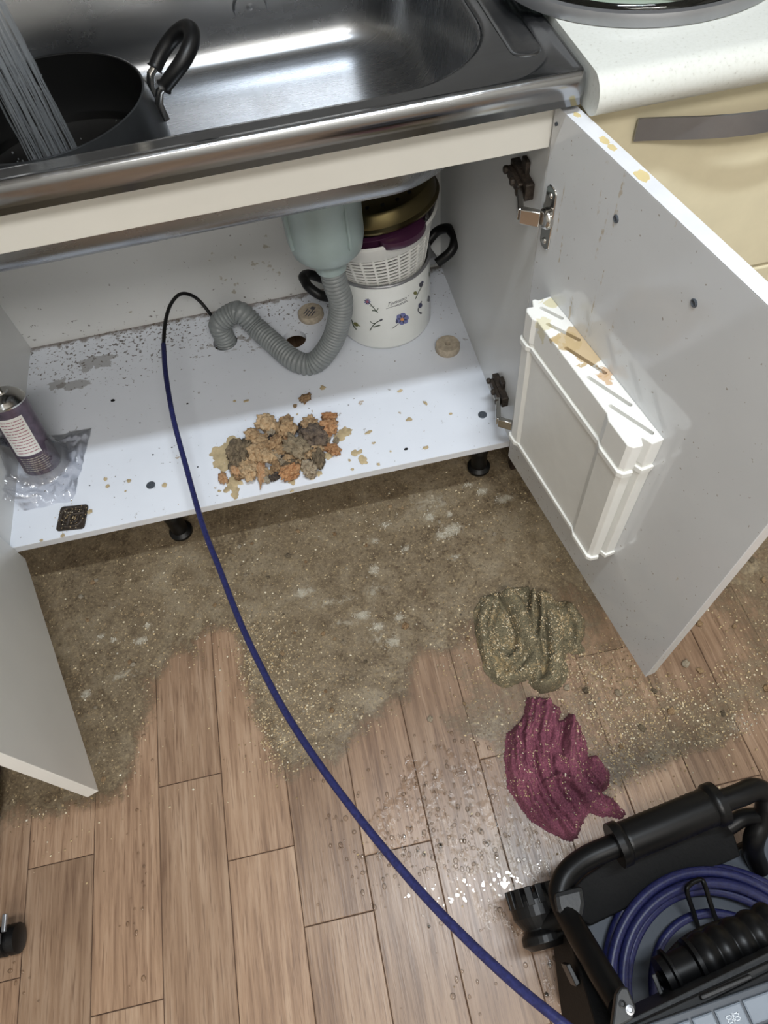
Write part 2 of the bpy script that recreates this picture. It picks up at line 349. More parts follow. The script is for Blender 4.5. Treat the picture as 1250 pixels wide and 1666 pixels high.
for nm, lo_, hi_, m in (('wall_back', (-1.5, .60, 0), (2.5, .70, 2.4), 'tile'), ('wall_left', (-1.6, -2.4, 0), (-1.5, .6, 2.4), 'wall'), ('wall_right', (2.5, -2.4, 0), (2.6, .6, 2.4), 'wall'), ('wall_front', (-1.5, -2.5, 0), (2.5, -2.4, 2.4), 'wall'), ('ceiling', (-1.5, -2.4, 2.4), (2.5, .6, 2.5), 'ceil')):
    tag(box(nm, lo_, hi_, M[m], None, 0), None, None, None, 'structure')

# ---------------------------------------------------------------- sink cabinet
cab = root('sink_cabinet', (W/2, .25, 0), 'white sink base cabinet with both doors open and a dirty bottom shelf', 'cabinet')
T = .015
# bottom shelf with two round pipe holes
HOLES = [(.425, .412, .026), (.571, .378, .026)]
def shelf():
    """grid with round holes: outer rectangle split in strips, each hole in its own square"""
    mb = MB(); xs = [0, .385, .465, .531, .611, W]; n = 32
    z1, z0 = HS, HS-T
    def quad(x0, x1, y0, y1):
        mb.box((x0, y0, z0), (x1, y1, z1))
    def holed(x0, x1, y0, y1, cx_, cy_, r):
        top, bot, ti, bi = [], [], [], []
        for k in range(n):
            a = 2*math.pi*(k+.5)/n; c_, s_ = math.cos(a), math.sin(a)
            t_ = min((x1-cx_)/c_ if c_ > 0 else (x0-cx_)/c_, (y1-cy_)/s_ if s_ > 0 else (y0-cy_)/s_)
            # force corners
            top.append(Vector((cx_+c_*t_, cy_+s_*t_, z1))); ti.append(Vector((cx_+c_*r, cy_+s_*r, z1)))
            bot.append(Vector((cx_+c_*t_, cy_+s_*t_, z0))); bi.append(Vector((cx_+c_*r, cy_+s_*r, z0)))
        for cxn, cyn in ((x0, y0), (x1, y0), (x1, y1), (x0, y1)):
            i = min(range(n), key=lambda q: (top[q].x-cxn)**2+(top[q].y-cyn)**2); top[i] = Vector((cxn, cyn, z1)); bot[i] = Vector((cxn, cyn, z0))
        mb.loft([top, ti, bi, bot], False, False)
    (hx, hy, hr_), (gx, gy, gr_) = HOLES
    ya, yb = .335, .455
    quad(0, W, 0, ya); quad(0, W, yb, D)
    quad(0, .385, ya, yb); holed(.385, .465, ya, yb, hx, hy, hr_); quad(.465, .531, ya, yb); holed(.531, .611, ya, yb, gx, gy, gr_); quad(.611, W, ya, yb)
    return mb.build('bottom_shelf', M['shelf'])
sh = shelf(); adopt(cab, sh)
for cx_, cy_ in ((.2573, .073), (.9002-.004, .073)):
    cp = MB().lathe([(.0085, HS-.001), (.0085, HS+.0012), (.007, HS+.002), (.004, HS+.0014)], 24, Matrix.Translation((cx_, cy_, 0))).build('screw_cap', M['cap'], smooth=True); tag(cp, 'dark round screw cap'); sub(sh, cp)
eb = box('edge_strip', (0, -.0012, HS-T), (W, 0, HS), M['edge'], None, 0); sub(sh, eb)
adopt(cab, box('side_panel', (-.015, 0, HS-T), (0, D+.01, .788), M['side']))
adopt(cab, box('side_panel', (W, 0, HS-T), (W+.015, D+.01, .788), M['side']))
adopt(cab, box('back_panel', (0, D, HS), (W, D+.006, .788), M['backboard'], None, 0))
adopt(cab, box('front_rail', (0, 0, .729), (W, .015, .788), M['rail']))
for cx_, cy_ in ((.2573, .073), (.8962, .073), (.2573, .45), (.8962, .45)):
    l = MB().lathe([(.022, 0), (.024, .003), (.024, .010), (.017, .016), (.016, .06), (.0175, .062), (.0175, .11), (.016, .112), (.016, .145), (.028, .152), (.028, HS-T-.0002)], 28, Matrix.Translation((cx_, cy_, 0))).build('leg', M['black_plastic'], smooth=True)
    tag(l, 'black adjustable plastic foot'); adopt(cab, l)
# doors: local frame s along the door, n out of the inner face, z up
def frame(h, d):
    d = Vector((d[0], d[1], 0)).normalized(); nrm = Vector((d.y, -d.x, 0))
    return Matrix(((d.x, nrm.x, 0, h[0]), (d.y, nrm.y, 0, h[1]), (0, 0, 1, 0), (0, 0, 0, 1)))
FR = frame((.9258, -.0043), (.1655, -.9862)); FLM = frame((.0077, -.0026), (.3117, -.9502))
DL = .465; TD = .0175
dr = box('door', (0, -TD, .136), (DL, 0, .779), M['door'], None, .0008, FR); adopt(cab, dr); tag(dr, 'right-hand door swung open with brown drips')
te = box('top_edge', (0, -TD, .779), (DL, 0, .7795), M['edge'], None, 0, FR); sub(dr, te)
for s_, q in ((.085, .006), (.10, .005), (.155, .008), (.03, .004)):
    n = 14; poly = [(s_+q*math.cos(6.283*k/n)*random.uniform(.8, 1.3)*1.3, -.009+q*.8*math.sin(6.283*k/n)*random.uniform(.8, 1.2)) for k in range(n)]
    sub(dr, MB().prism(poly, .7795, .7798, FR).build('stain', M['stain']))
for s_, z_ in ((.1429, .7284), (.2807, .725)):
    m_ = FR @ Matrix.Translation((s_, 0, z_)) @ Matrix.Rotation(-math.pi/2, 4, 'X')
    sub(dr, MB().lathe([(.0045, -.0005), (.0045, .0008), (.0032, .0016), (.002, .0004)], 16, m_).build('screw', M['cap'], smooth=True))
sub(dr, MB().lathe([(.002, 0), (.002, .002), (.001, .0025)], 10, FR @ Matrix.Translation((.008, 0, .762)) @ Matrix.Rotation(-math.pi/2, 4, 'X')).build('screw', M['cap']))
def hinge(z, plate=True):
    mb = MB()
    # cup flange plate on the door
    if plate:
        pl = [(.014, -.042), (.026, -.042), (.031, -.037), (.031, .037), (.026, .042), (.014, .042), (.009, .036), (.009, .018), (.006, .012), (.006, -.012), (.009, -.018), (.009, -.036)]
        mm = FR @ Matrix.Translation((0, .0002, z)) @ Matrix(((1, 0, 0, 0), (0, 0, 1, 0), (0, 1, 0, 0), (0, 0, 0, 1)))
        mb.prism(pl, 0, .0025, mm)
        for q in (-.031, .031): mb.lathe([(.004, 0), (.004, .004), (.0025, .0045)], 14, FR @ Matrix.Translation((.02, .0003, z+q)) @ Matrix.Rotation(-math.pi/2, 4, 'X'))
        mb.lathe([(.013, 0), (.013, .006), (.010, .009), (.004, .0095)], 24, FR @ Matrix.Translation((.019, .0003, z)) @ Matrix.Rotation(-math.pi/2, 4, 'X'))
    # arm, bent, from door to side panel
    A = FR @ Vector((.016, .010, z)); B = FR @ Vector((-.002, .028, z)); C = Vector((W-.014, .045, z))
    for a, b, h in ((A, B, .010), (B, C, .008)):
        d = (b-a).normalized(); u = Vector((0, 0, 1)); k = d.cross(u)
        mb.loft([[a+u*h+k*.004, a-u*h+k*.004, a-u*h-k*.004, a+u*h-k*.004], [b+u*h+k*.004, b-u*h+k*.004, b-u*h-k*.004, b+u*h-k*.004]])
    o = mb.build('hinge', M['chrome'], smooth=True, angle=30, bevel=.0012); tag(o, 'steel concealed hinge arm and cup plate'); sub(dr, o)
    mb = MB(); mb.box((W-.012, .028, z-.008), (W, .092, z+.014)); mb.box((W-.018, .040, z-.006), (W-.010, .085, z+.010))
    mb.box((W-.006, .050, z-.024), (W, .068, z+.030))
    for dy in (.034, .058, .086): mb.lathe([(.0055, 0), (.0055, .006), (.003, .007)], 12, Matrix.Translation((W-.016, dy, z+.003)) @ Matrix.Rotation(-math.pi/2, 4, 'Y'))
    o = mb.build('hinge_plate', M['darkrust'], bevel=.0015); tag(o, 'grimy black hinge mounting plate'); adopt(cab, o)
hinge(.653); hinge(.250, False)
# left door
dlo = box('door', (0, 0, .136), (DL, TD, .779), M['doorl'], None, .0008, FLM @ Matrix.Diagonal((1, 1, 1, 1))); adopt(cab, dlo); tag(dlo, 'left-hand door swung open')
# ---------------------------------------------------------------- knife rack on the right door
kr = root('knife_rack', FR @ Vector((.18, .02, .285)), 'white plastic knife rack with diagonal slots screwed to the open right door', 'knife rack')
def rack_poly(e=0.0, dep=.042):
    s0, s1 = .050-e, .312+e; d = dep+e
    return [(s0, 0), (s0, d*.42), (s0-.004, d*.5), (s0-.004, d*.6), (s0+.008, d*.72), (s0+.006, d*.92), (s0+.012, d), (s0+.028, d), (s0+.034, d-.004), (s1-.058, d-.004), (s1-.048, d), (s1-.008, d), (s1-.002, d*.9), (s1, d*.62), (s1-.012, d*.5), (s1+.002, d*.38), (s1+.002, 0)]
def rack_body():
    p_ = rack_poly(); lower = [(x, y*.92) for x, y in p_]
    mb = MB(); mb.loft([[FR @ Vector((x, y, z)) for x, y in q] for q, z in ((lower, .292), (p_, .500))]); return mb.build('body', M['white_plastic'], bevel=.0012)
adopt(kr, rack_body())
b_ = MB().prism(rack_poly(.0025, .0395), .284, .292, FR).build('base_trim', M['white_plastic'], bevel=.001); adopt(kr, b_)
adopt(kr, MB().prism(rack_poly(.0025), .498, .507, FR).build('rim_band', M['white_plastic'], bevel=.001))
adopt(kr, MB().prism(rack_poly(-.0015), .507, .512, FR).build('groove', M['white_plastic']))
# lid with five true slots: the top is built of strips between slots
t = NT('rack_lid_plastic'); v = t.coord('World'); n = t.noise(v, 55, 5, .6, .5)
g0 = FR @ Vector((.175, .008, .556)); g1_ = FR @ Vector((.10, .026, .556)); g2_ = FR @ Vector((.068, .006, .556)); g3_ = FR @ Vector((.082, .034, .556))
base = lin((230, 230, 226)) + (1,)
mk = None
cN = t.node('ShaderNodeRGB'); cN.outputs[0].default_value = base; colr = cN.outputs[0]
for g, r_, cc, a in ((FR @ Vector((.150, .008, .556)), (.040, .055, .01), (186, 162, 122), .9), (FR @ Vector((.135, .022, .556)), (.022, .03, .01), (184, 162, 122), .85), (FR @ Vector((.062, .006, .556)), (.015, .018, .01), (206, 198, 158), .8), (FR @ Vector((.095, .032, .556)), (.018, .022, .01), (212, 204, 166), .7), (FR @ Vector((.205, .004, .556)), (.018, .02, .01), (196, 160, 118), .8)):
    k = t.sm(t.math('ADD', t.gauss(v, tuple(g), tuple(x*1.05 for x in r_[:2])+(.05,)), t.math('MULTIPLY', t.math('SUBTRACT', n, .5), 3.2)), .50, .62); k = t.math('MULTIPLY', t.math('MULTIPLY', k, t.sm(t.gauss(v, tuple(g), tuple(x*1.25 for x in r_[:2])+(.05,)), .04, .2)), a)
    colr = t.mix(k, colr, lin(cc))
t.p(Base_Color=colr, Roughness=.4); M['lid_plastic'] = t.m
lidp = rack_poly(); lid = MB().prism(lidp, .512, .556, FR).build('lid', M['lid_plastic'], bevel=.0016); adopt(kr, lid)
cut = MB()
for k in range(5):
    (u0, v0), (u1, v1) = (((876,503),(914,518)), ((884,530),(938,554)), ((906,572),(986,606)), ((942,620),(1022,660)), ((976,667),(1056,706)))[k]
    a, b = (FR.inverted() @ PZ(u0, v0, .556)), (FR.inverted() @ PZ(u1, v1, .556)); a.z = b.z = 0; a.y = min(a.y-.005, .0285); b.y = max(.0075, b.y-.004); d = (b-a).normalized(); q = Vector((-d.y, d.x, 0))
    poly = []
    for c_, a0 in ((b, -90), (a, 90)):
        for j in range(9):
            an = math.radians(a0+180*j/8); poly.append(c_+(d*math.cos(an)+q*math.sin(an))*.0026)
    cut.loft([[FR @ Vector((p_.x, p_.y, z)) for p_ in poly] for z in (.545, .57)])
co = cut.build('slot_cutter', M['white_plastic']); md = lid.modifiers.new('slots', 'BOOLEAN'); md.object = co; md.operation = 'DIFFERENCE'; md.solver = 'EXACT'
dg = bpy.context.evaluated_depsgraph_get(); nm_ = bpy.data.meshes.new_from_object(lid.evaluated_get(dg)); lid.modifiers.clear(); lid.data = nm_; bpy.data.objects.remove(co, do_unlink=True)

# ---------------------------------------------------------------- sink
snk = root('kitchen_sink', (.45, .26, .66), 'stainless steel sink with one large bowl and polished front lip', 'sink')
SX0, SX1, SY0, SY1 = -.03, .946, -.031, .575
R_ = []
for (x0, x1, y0, y1, r, z) in ((SX0, SX1, SY0, SY1, .006, .789), (SX0, SX1, SY0, SY1, .006, .812), (SX0+.001, SX1-.001, SY0+.001, SY1-.001, .006, .8175), (SX0+.004, SX1-.003, SY0+.004, SY1-.004, .006, .821), (SX0+.008, SX1-.006, SY0+.008, SY1-.008, .006, .8205), (SX0+.011, SX1-.010, SY0+.011, SY1-.011, .008, .8185),
        (.02, .933, -.016, .530, .07, .8180), (.026, .928, -.011, .525, .066, .8145), (.030, .924, -.008, .520, .062, .8135), (.10, .890, .010, .495, .135, .8125), (.106, .884, .0155, .489, .132, .8115), (.111, .879, .019, .484, .130, .808), (.114, .876, .022, .481, .128, .802),
        (.122, .868, .030, .474, .122, .72), (.125, .865, .033, .471, .12, .700), (.131, .859, .039, .465, .116, .686), (.142, .848, .050, .454, .108, .675), (.158, .832, .066, .438, .095, .6695), (.19, .80, .095, .41, .075, .667), (.40, .60, .2, .3, .04, .665)):
    R_.append(rrect(x0, x1, y0, y1, r, z))
bmb = MB().loft(R_[:12], False, False).loft(R_[11:], False, True, 1)
basin = bmb.build('basin', [M['steel'], M['bowlsteel']], smooth=True, angle=70, solid=.0009); adopt(snk, basin)
# oblong dish pressed in the deck beside the bowl
dp = [(.905, .05), (.912, .30)]
def caps(w_, z, e=0):
    a = Vector((.9065, .052-e, z)); b = Vector((.909, .33+e, z)); d = (b-a).normalized(); q = Vector((-d.y, d.x, 0)); out = []
    for c_, a0 in ((b, -90), (a, 90)):
        for j in range(11): an = math.radians(a0+18*j); out.append(c_+(d*math.cos(an)+q*math.sin(an))*w_)
    return out
adopt(snk, MB().loft([caps(.0175, .8132), caps(.0160, .8143), caps(.0145, .8145), caps(.012, .8139), caps(.004, .8136)], False, True).build('pressed_ridge', M['steel'], smooth=True))
ov = MB().lathe([(.028, 0), (.027, .0025), (.024, .0032), (.0225, .0015), (.010, .0012), (.007, .0024), (.001, .0028)], 36, Matrix.Translation((.626, .4772, .737)) @ Matrix.Rotation(math.pi/2, 4, 'X')).build('overflow_cap', M['bowlsteel'], smooth=True); adopt(snk, ov)
TX, TY = .668, .255
tp = MB().lathe([(.056, .664), (.066, .660), (.067, .570), (.0645, .566), (.0635, .496), (.059, .474), (.047, .461), (.034, .456), (.028, .454), (.027, .430)], 48, Matrix.Translation((TX, TY, 0)))
for k in range(4): a = k*math.pi/2+.5; tp.box((.060, -.002, .50), (.0685, .002, .655), 0, Matrix.Translation((TX, TY, 0)) @ Matrix.Rotation(a, 4, 'Z'))
tp = tp.build('drain_trap', M['trap'], smooth=True, angle=35); tag(tp, 'pale grey plastic basket trap under the bowl'); adopt(snk, tp)
# drain hose
hp = [Vector((TX, TY, .450)), PY(546, 462, .255), PY(555, 490, .258), PY(551, 525, .265), PY(538, 560, .272), PZ(512, 590, HS+.026), PZ(482, 588, HS+.026), PZ(447, 560, HS+.032), PY(418, 534, .385), PY(396, 511, .405), PY(381, 509, .415), Vector((.427, .414, .225)), Vector((.4265, .413, .190)), Vector((.4265, .413, .14)), Vector((.4265, .413, .06))]
hpts, hl_ = resample(spline(hp, 30), .0020)
prof = [.0192, .0222, .0226, .0222]
hose = MB().tube(hpts, [prof[i % 4] for i in range(len(hpts))], 22).build('drain_hose', M['hose'], smooth=True, angle=80)
tag(hose, 'grey corrugated drain hose looping from the trap into the shelf hole', 'hose')

# ---------------------------------------------------------------- worktop and drawer unit on the right
wt = MB(); pr = []
for k in range(13): a = math.radians(90+180*k/12); pr.append((-.036+.0215*math.cos(a), .802+.0215*math.sin(a)))
pr = [(.575, .8235)]+pr+[(.575, .7805)]
wt.loft([[Vector((x, y, z)) for y, z in pr] for x in (.9495, 1.75)])
tag(wt.build('worktop', M['worktop'], smooth=True, angle=30), 'speckled white worktop with rolled front edge beside the sink', 'worktop')
du = root('drawer_unit', (1.35, .25, 0), 'cream drawer unit with bowed steel handle under the white worktop', 'cabinet')
adopt(du, box('body', (.952, .0, .10), (1.74, .56, .780), M['cream']))
df_ = box('drawer_front', (.955, -.018, .50), (1.735, -.0005, .770), M['cream'], None, .003); adopt(du, df_)
adopt(du, box('drawer_front', (.955, -.018, .12), (1.735, -.0005, .495), M['cream'], None, .003))
adopt(du, box('plinth', (.96, .05, 0), (1.74, .07, .10), M['darkwood']))
hm = MB(); N = 26; ra, rb = [], []
rings = []
for k in range(N+1):
    q = k/N; x = 1.018+q*.30; b = math.sin(math.pi*q)**1.25*.026; y = -.0215-b; zc = .744-.003*math.sin(math.pi*q)
    rings.append([Vector((x, y, zc-.0125)), Vector((x, y-.003, zc-.0125)), Vector((x, y-.003, zc+.0125)), Vector((x, y, zc+.0125))])
hd = hm.loft(rings).build('handle', M['handle_steel'], smooth=True, angle=30); tag(hd, 'bowed satin steel strap handle'); sub(df_, hd)
# glass lid
LX, LY = 1.085, .186
gl_ = root('glass_lid', (LX, LY, .8235), 'round glass pot lid with steel rim lying on the worktop', 'pot lid')
adopt(gl_, MB().lathe([(.166, .8237), (.1705, .8245), (.1715, .831), (.1695, .837), (.164, .838), (.160, .835), (.1595, .829), (.162, .8237)], 72, Matrix.Translation((LX, LY, 0)), cap0=False, cap1=False).build('rim', M['handle_steel'], smooth=True))
adopt(gl_, MB().lathe([(.160, .835), (.15, .841), (.12, .852), (.08, .861), (.04, .866), (.012, .867)], 64, Matrix.Translation((LX, LY, 0)), cap0=False).build('glass', M['glass'], smooth=True, solid=.003))
adopt(gl_, MB().lathe([(.012, .866), (.012, .878), (.022, .888), (.022, .896), (.012, .9)], 28, Matrix.Translation((LX, LY, 0))).build('knob', M['black_plastic'], smooth=True))

# ---------------------------------------------------------------- pan in the sink, running water
PXc, PYc = .350, .205
pan = root('cooking_pot', (PXc, PYc, .667), 'black two-handled cooking pot filling with water in the sink', 'pot')
Mt = Matrix.Translation((PXc, PYc, 0))
adopt(pan, MB().lathe([(.10, .668), (.118, .670), (.132, .680), (.138, .700), (.137, .730), (.1295, .772), (.1275, .7805), (.1255, .7812)], 64, Mt, cap1=False).build('body', M['pan_out'], smooth=True))
adopt(pan, MB().lathe([(.1262, .7811), (.1245, .780), (.1265, .770), (.133, .730), (.134, .702), (.127, .684), (.10, .674)], 64, Mt, cap0=False).build('lining', M['pan_in'], smooth=True))
adopt(pan, MB().lathe([(.1315, .704), (.001, .704)], 64, Mt, cap0=False, cap1=False).build('water', M['potwater'], smooth=True))
for ang in (12, 192):
    Rz = Mt @ Matrix.Rotation(math.radians(ang), 4, 'Z')
    lp = [(.147, -.026, .772), (.163, -.031, .785), (.182, -.030, .798), (.197, -.018, .808), (.202, 0, .812), (.197, .018, .808), (.182, .030, .798), (.163, .031, .785), (.147, .026, .772)]
    sp = [Rz @ q for q in spline(lp, 8)]
    h_ = MB().tube(sp, [.0105 if (i in (0, len(sp)-1)) else .0085+.0015*math.sin(math.pi*i/(len(sp)-1)) for i in range(len(sp))], 16).build('handle', M['black_plastic'], smooth=True); adopt(pan, h_)
    for s_ in (-1, 1):
        mb = MB(); mb.tube([Rz @ Vector(q) for q in ((.152, s_*.0275, .776), (.140, s_*.025, .768), (.1345, s_*.024, .755), (.136, s_*.024, .735))], [.0045, .005, .0055, .006], 10)
        adopt(pan, tag(mb.build('bracket', M['chrome'], smooth=True), 'steel handle bracket'))
# water jets
mb = MB(); wx, wy = .352, .158
for k in range(90):
    a = random.uniform(0, 6.28); r = .023*math.sqrt(random.random()); dx, dy = r*math.cos(a), r*math.sin(a); r0 = random.uniform(.0004, .0010)
    z = 1.02; pts, rr = [], []
    z0 = .704; L_ = z-z0
    for i in range(15):
        q = i/14; pts.append((wx+dx*(1+.35*q)+random.gauss(0, .0006), wy+dy*(1+.35*q)+random.gauss(0, .0006), z-L_*q)); rr.append(r0*random.uniform(.5, 1.3))
    mb.tube(pts, rr, 6)
for k in range(70):
    a = random.uniform(0, 6.28); r = random.uniform(.0, .05); c = Vector((wx+r*math.cos(a), wy+r*math.sin(a), random.uniform(.71, .86 if r < .03 else .76))); q = random.uniform(.0006, .0015)
    mb.lathe([(q*.1, -q), (q*.8, -q*.5), (q*.8, q*.5), (q*.1, q)], 6, Matrix.Translation(c))
tag(mb.build('water_stream', M['jet'], smooth=True), 'clear water pouring from the tap into the black pot', 'water')
fc = root('faucet', (.40, .53, .8185), 'steel swan-neck tap with spray head above the sink bowl', 'faucet')
adopt(fc, MB().tube(spline([(.40, .53, .818), (.40, .53, 1.10), (.395, .47, 1.19), (.375, .33, 1.21), (.358, .20, 1.15), (.352, .165, 1.08)], 10), .012, 16).build('spout', M['chrome'], smooth=True))
adopt(fc, MB().lathe([(.014, 1.085), (.022, 1.06), (.027, 1.03), (.027, 1.02)], 28, Matrix.Translation((wx, wy, 0))).build('spray_head', M['chrome'], smooth=True))
adopt(fc, MB().lathe([(.028, .8187), (.028, .83), (.016, .84)], 28, Matrix.Translation((.40, .53, 0))).build('base', M['chrome'], smooth=True))

# ---------------------------------------------------------------- stacked pots in the cabinet
SXc, SYc, SR, RIM = .772, .384, .097, .338
Ms = Matrix.Translation((SXc, SYc, 0))
sp_ = root('stock_pot', (SXc, SYc, HS), 'white enamel stock pot with small printed flowers and black handles', 'pot')
adopt(sp_, MB().lathe([(.086, HS+.0005), (.093, HS+.003), (SR, HS+.012), (SR, RIM), (SR-.003, RIM), (SR-.003, HS+.012), (.05, HS+.006)], 72, Ms).build('body', M['enamel'], smooth=True, angle=50))
rm = MB().tube([Ms @ Vector((SR*math.cos(a), SR*math.sin(a), RIM+.001)) for a in np.linspace(0, 2*math.pi, 73)[:-1]], .0032, 10, closed=True).build('rim', M['handle_steel'], smooth=True); adopt(sp_, tag(rm, 'steel rim band'))
for ang in (3, 183):
    Rz = Ms @ Matrix.Rotation(math.radians(ang+8), 4, 'Z')
    sp = [Rz @ q for q in spline([(SR+.012, -.030, .298), (SR+.040, -.034, .318), (SR+.056, -.018, .331), (SR+.058, .0, .333), (SR+.056, .018, .331), (SR+.040, .034, .318), (SR+.012, .030, .298)], 8)]
    h_ = MB().tube(sp, .0095, 14).build('handle', M['black_plastic'], smooth=True); adopt(sp_, h_)
    b_ = MB().box((SR-.001, -.018, .286), (SR+.018, .018, .304), 0, Rz).build('bracket', M['handle_steel'], bevel=.003); sub(h_, b_)
# printed decoration wrapped on the pot: angle (deg) and height
def onpot(px_, py_):
    """pixel -> (angle, z) on the pot's cylinder"""
    d = Vector(ray(px_, py_)); o = Vector(CAM)-Vector((SXc, SYc, 0)); a = d.x**2+d.y**2; b = 2*(o.x*d.x+o.y*d.y); c = o.x**2+o.y**2-SR**2
    t_ = (-b-math.sqrt(max(0, b*b-4*a*c)))/(2*a); q = o+d*t_; return math.atan2(q.y, q.x), q.z
def wrap(ang, z, lift=.0004): return Vector((SXc+(SR+lift)*math.cos(ang), SYc+(SR+lift)*math.sin(ang), z))
def print_col(n, c): M[n] = plain(n, c, .3)
for n_, c_ in (('ink_green', (74, 84, 70)), ('ink_blue', (108, 112, 160)), ('ink_navy', (60, 62, 92)), ('ink_pink', (158, 92, 110)), ('ink_orange', (206, 140, 80)), ('ink_olive', (108, 108, 62)), ('ink_dark', (70, 70, 78))): print_col(n_, c_)
def pxc(cx_, cy_): return 550+cx_*.144, 440+cy_*.144      # decoration read off one enlarged view
class Print:
    def __init__(s): s.mb = MB()
    def blob(s, x, y, rx, ry, rot=0, mi=0, lift=.0004, n=14):
        c0 = onpot(*pxc(x, y)); vs = []
        for k in range(n):
            a = 6.2832*k/n; u, v_ = rx*math.cos(a), ry*math.sin(a); q = math.radians(rot)
            an, z = onpot(*pxc(x+u*math.cos(q)-v_*math.sin(q), y+u*math.sin(q)+v_*math.cos(q))); vs.append(wrap(an, z, lift))
        s.mb.add(vs, [tuple(range(n))], mi)
    def stroke(s, pts, w_, mi=0, lift=.0003):
        pts = [Vector((*p_, 0)) for p_ in pts]; pts = spline(pts, 5) if len(pts) > 2 else pts; rings = []
        for i, p_ in enumerate(pts):
            d = (pts[min(i+1, len(pts)-1)]-pts[max(i-1, 0)]).normalized(); q = Vector((-d.y, d.x, 0))*w_/2
            rings.append([wrap(*onpot(*pxc(p_.x+q.x*s_, p_.y+q.y*s_)), lift) for s_ in (-1, 1)])
        s.mb.loft(rings, False, False, mi, closed=False)
pr_ = Print(); IM = [M[k] for k in ('ink_green', 'ink_blue', 'ink_navy', 'ink_pink', 'ink_orange', 'ink_olive', 'ink_dark')]
def flush(nm='flower_print'):
    adopt(sp_, pr_.mb.build(nm, IM)); pr_.mb = MB()
# daisy
pr_.stroke([(360, 370), (410, 430), (450, 478)], 9); pr_.stroke([(385, 452), (420, 455), (438, 465)], 12); pr_.stroke([(455, 425), (442, 450), (440, 468)], 10); pr_.stroke([(358, 398), (380, 405)], 6); pr_.stroke([(412, 402), (400, 415)], 6)
for k in range(9): a = k*.698; pr_.blob(335+24*math.cos(a), 352+24*math.sin(a), 14, 7, math.degrees(a), 2 if k % 2 else 1)
pr_.blob(333, 352, 16, 14, 0, 3, .0007)
flush()
# olive sprig, bud sprig
pr_.stroke([(135, 525), (160, 570), (175, 620), (210, 668)], 13); pr_.blob(205, 608, 32, 20, 35, 5); pr_.stroke([(230, 615), (255, 635)], 8, 5); pr_.blob(128, 550, 8, 16, 0, 2)
flush()
pr_.stroke([(362, 680), (395, 625), (440, 585), (490, 560)], 11); pr_.blob(486, 560, 24, 11, -28, 6); pr_.stroke([(362, 572), (390, 595), (425, 600)], 8); pr_.stroke([(400, 638), (440, 628), (478, 618)], 13)
flush()
# pansy
pr_.stroke([(612, 655), (650, 630), (685, 600)], 7, 6)
for a, r_, mi in ((-80, 34, 1), (-20, 36, 1), (40, 34, 1), (100, 34, 1), (160, 36, 1), (215, 34, 1)):
    a = math.radians(a); pr_.blob(728+40*math.cos(a), 546+38*math.sin(a), r_, r_*.9, 0, mi, .0004)
for a in (-50, 10, 70, 130, 185, 245): a = math.radians(a); pr_.blob(726+34*math.cos(a), 548+34*math.sin(a), 20, 8, math.degrees(a), 2, .0007)
pr_.blob(724, 550, 20, 18, 0, 4, .001); pr_.blob(665, 575, 14, 22, 0, 2, .0007)
flush()
# right sprigs
pr_.stroke([(875, 322), (905, 255), (940, 190), (960, 150)], 9); pr_.blob(938, 160, 22, 30, 20, 6); pr_.blob(955, 130, 13, 14, 0, 2); pr_.blob(874, 255, 22, 20, 0, 5)
flush()
pr_.stroke([(943, 345), (930, 390), (905, 440), (915, 470), (935, 485)], 11, 6); pr_.blob(930, 395, 22, 30, 20, 2); pr_.blob(935, 482, 13, 12, 0, 6)
flush()
pr_.blob(1028, 310, 12, 26, 0, 6); pr_.blob(1022, 340, 14, 14, 0, 6, .0006); flush()
pr_.blob(1034, 40, 8, 30, 0, 0); flush()
pr_.blob(140, 345, 10, 22, -20, 1); pr_.blob(148, 375, 10, 14, -20, 2)
flush()
# underlines of the script
pr_.stroke([(545, 432), (660, 392), (782, 338)], 5, 6); pr_.stroke([(640, 407), (720, 380), (790, 345)], 4, 6)
flush('underline')
# script lettering
cu = bpy.data.curves.new('lettering', 'FONT'); cu.body = "Tuevano'"; cu.shear = .35; cu.size = 1; to = bpy.data.objects.new('lettering', cu); COL.objects.link(to); bpy.context.view_layer.update()
tm = bpy.data.meshes.new_from_object(to.evaluated_get(bpy.context.evaluated_depsgraph_get())); bpy.data.objects.remove(to, do_unlink=True)
bmm = bmesh.new(); bmm.from_mesh(tm); bmesh.ops.triangulate(bmm, faces=bmm.faces); bmm.to_mesh(tm); bmm.free()
xs = [q.co.x for q in tm.vertices]; wd = max(xs)
for q in tm.vertices:
    u, h = q.co.x/wd, q.co.y
    X_ = 548+u*245+h*10; Y_ = 412-u*92-h*62
    q.co = wrap(*onpot(*pxc(X_, Y_)), .0005)
tm.materials.append(M['ink_dark']); lt = bpy.data.objects.new('lettering', tm); COL.objects.link(lt); adopt(sp_, tag(lt, 'handwritten-style script print'))
# colander, sunk and tilted in the pot
Mc = Matrix.Translation((SXc+.003, SYc-.002, .302)) @ Matrix.Rotation(math.radians(-4), 4, 'Y') @ Matrix.Rotation(math.radians(-2), 4, 'X') @ Matrix.Diagonal((1.06, 1.06, 1, 1))
cl = root('colander', (SXc, SYc, .322), 'white plastic colander with slotted side sitting in the enamel pot', 'colander')
prof = lambda q: (.078+.022*q**.8, .012+.088*q)
mb = MB(); NR, NA = 11, 28
def arcb(r0, z0, r1, z1, a0, a1, th=.0022):
    n = max(2, int((a1-a0)/.07)+1); rings = []
    for k in range(n+1):
        a = a0+(a1-a0)*k/n; c_, s_ = math.cos(a), math.sin(a)
        rings.append([Mc @ Vector(q) for q in ((r0*c_, r0*s_, z0), (r1*c_, r1*s_, z1), ((r1-th)*c_, (r1-th)*s_, z1), ((r0-th)*c_, (r0-th)*s_, z0))])
    mb.loft(rings, False, False)
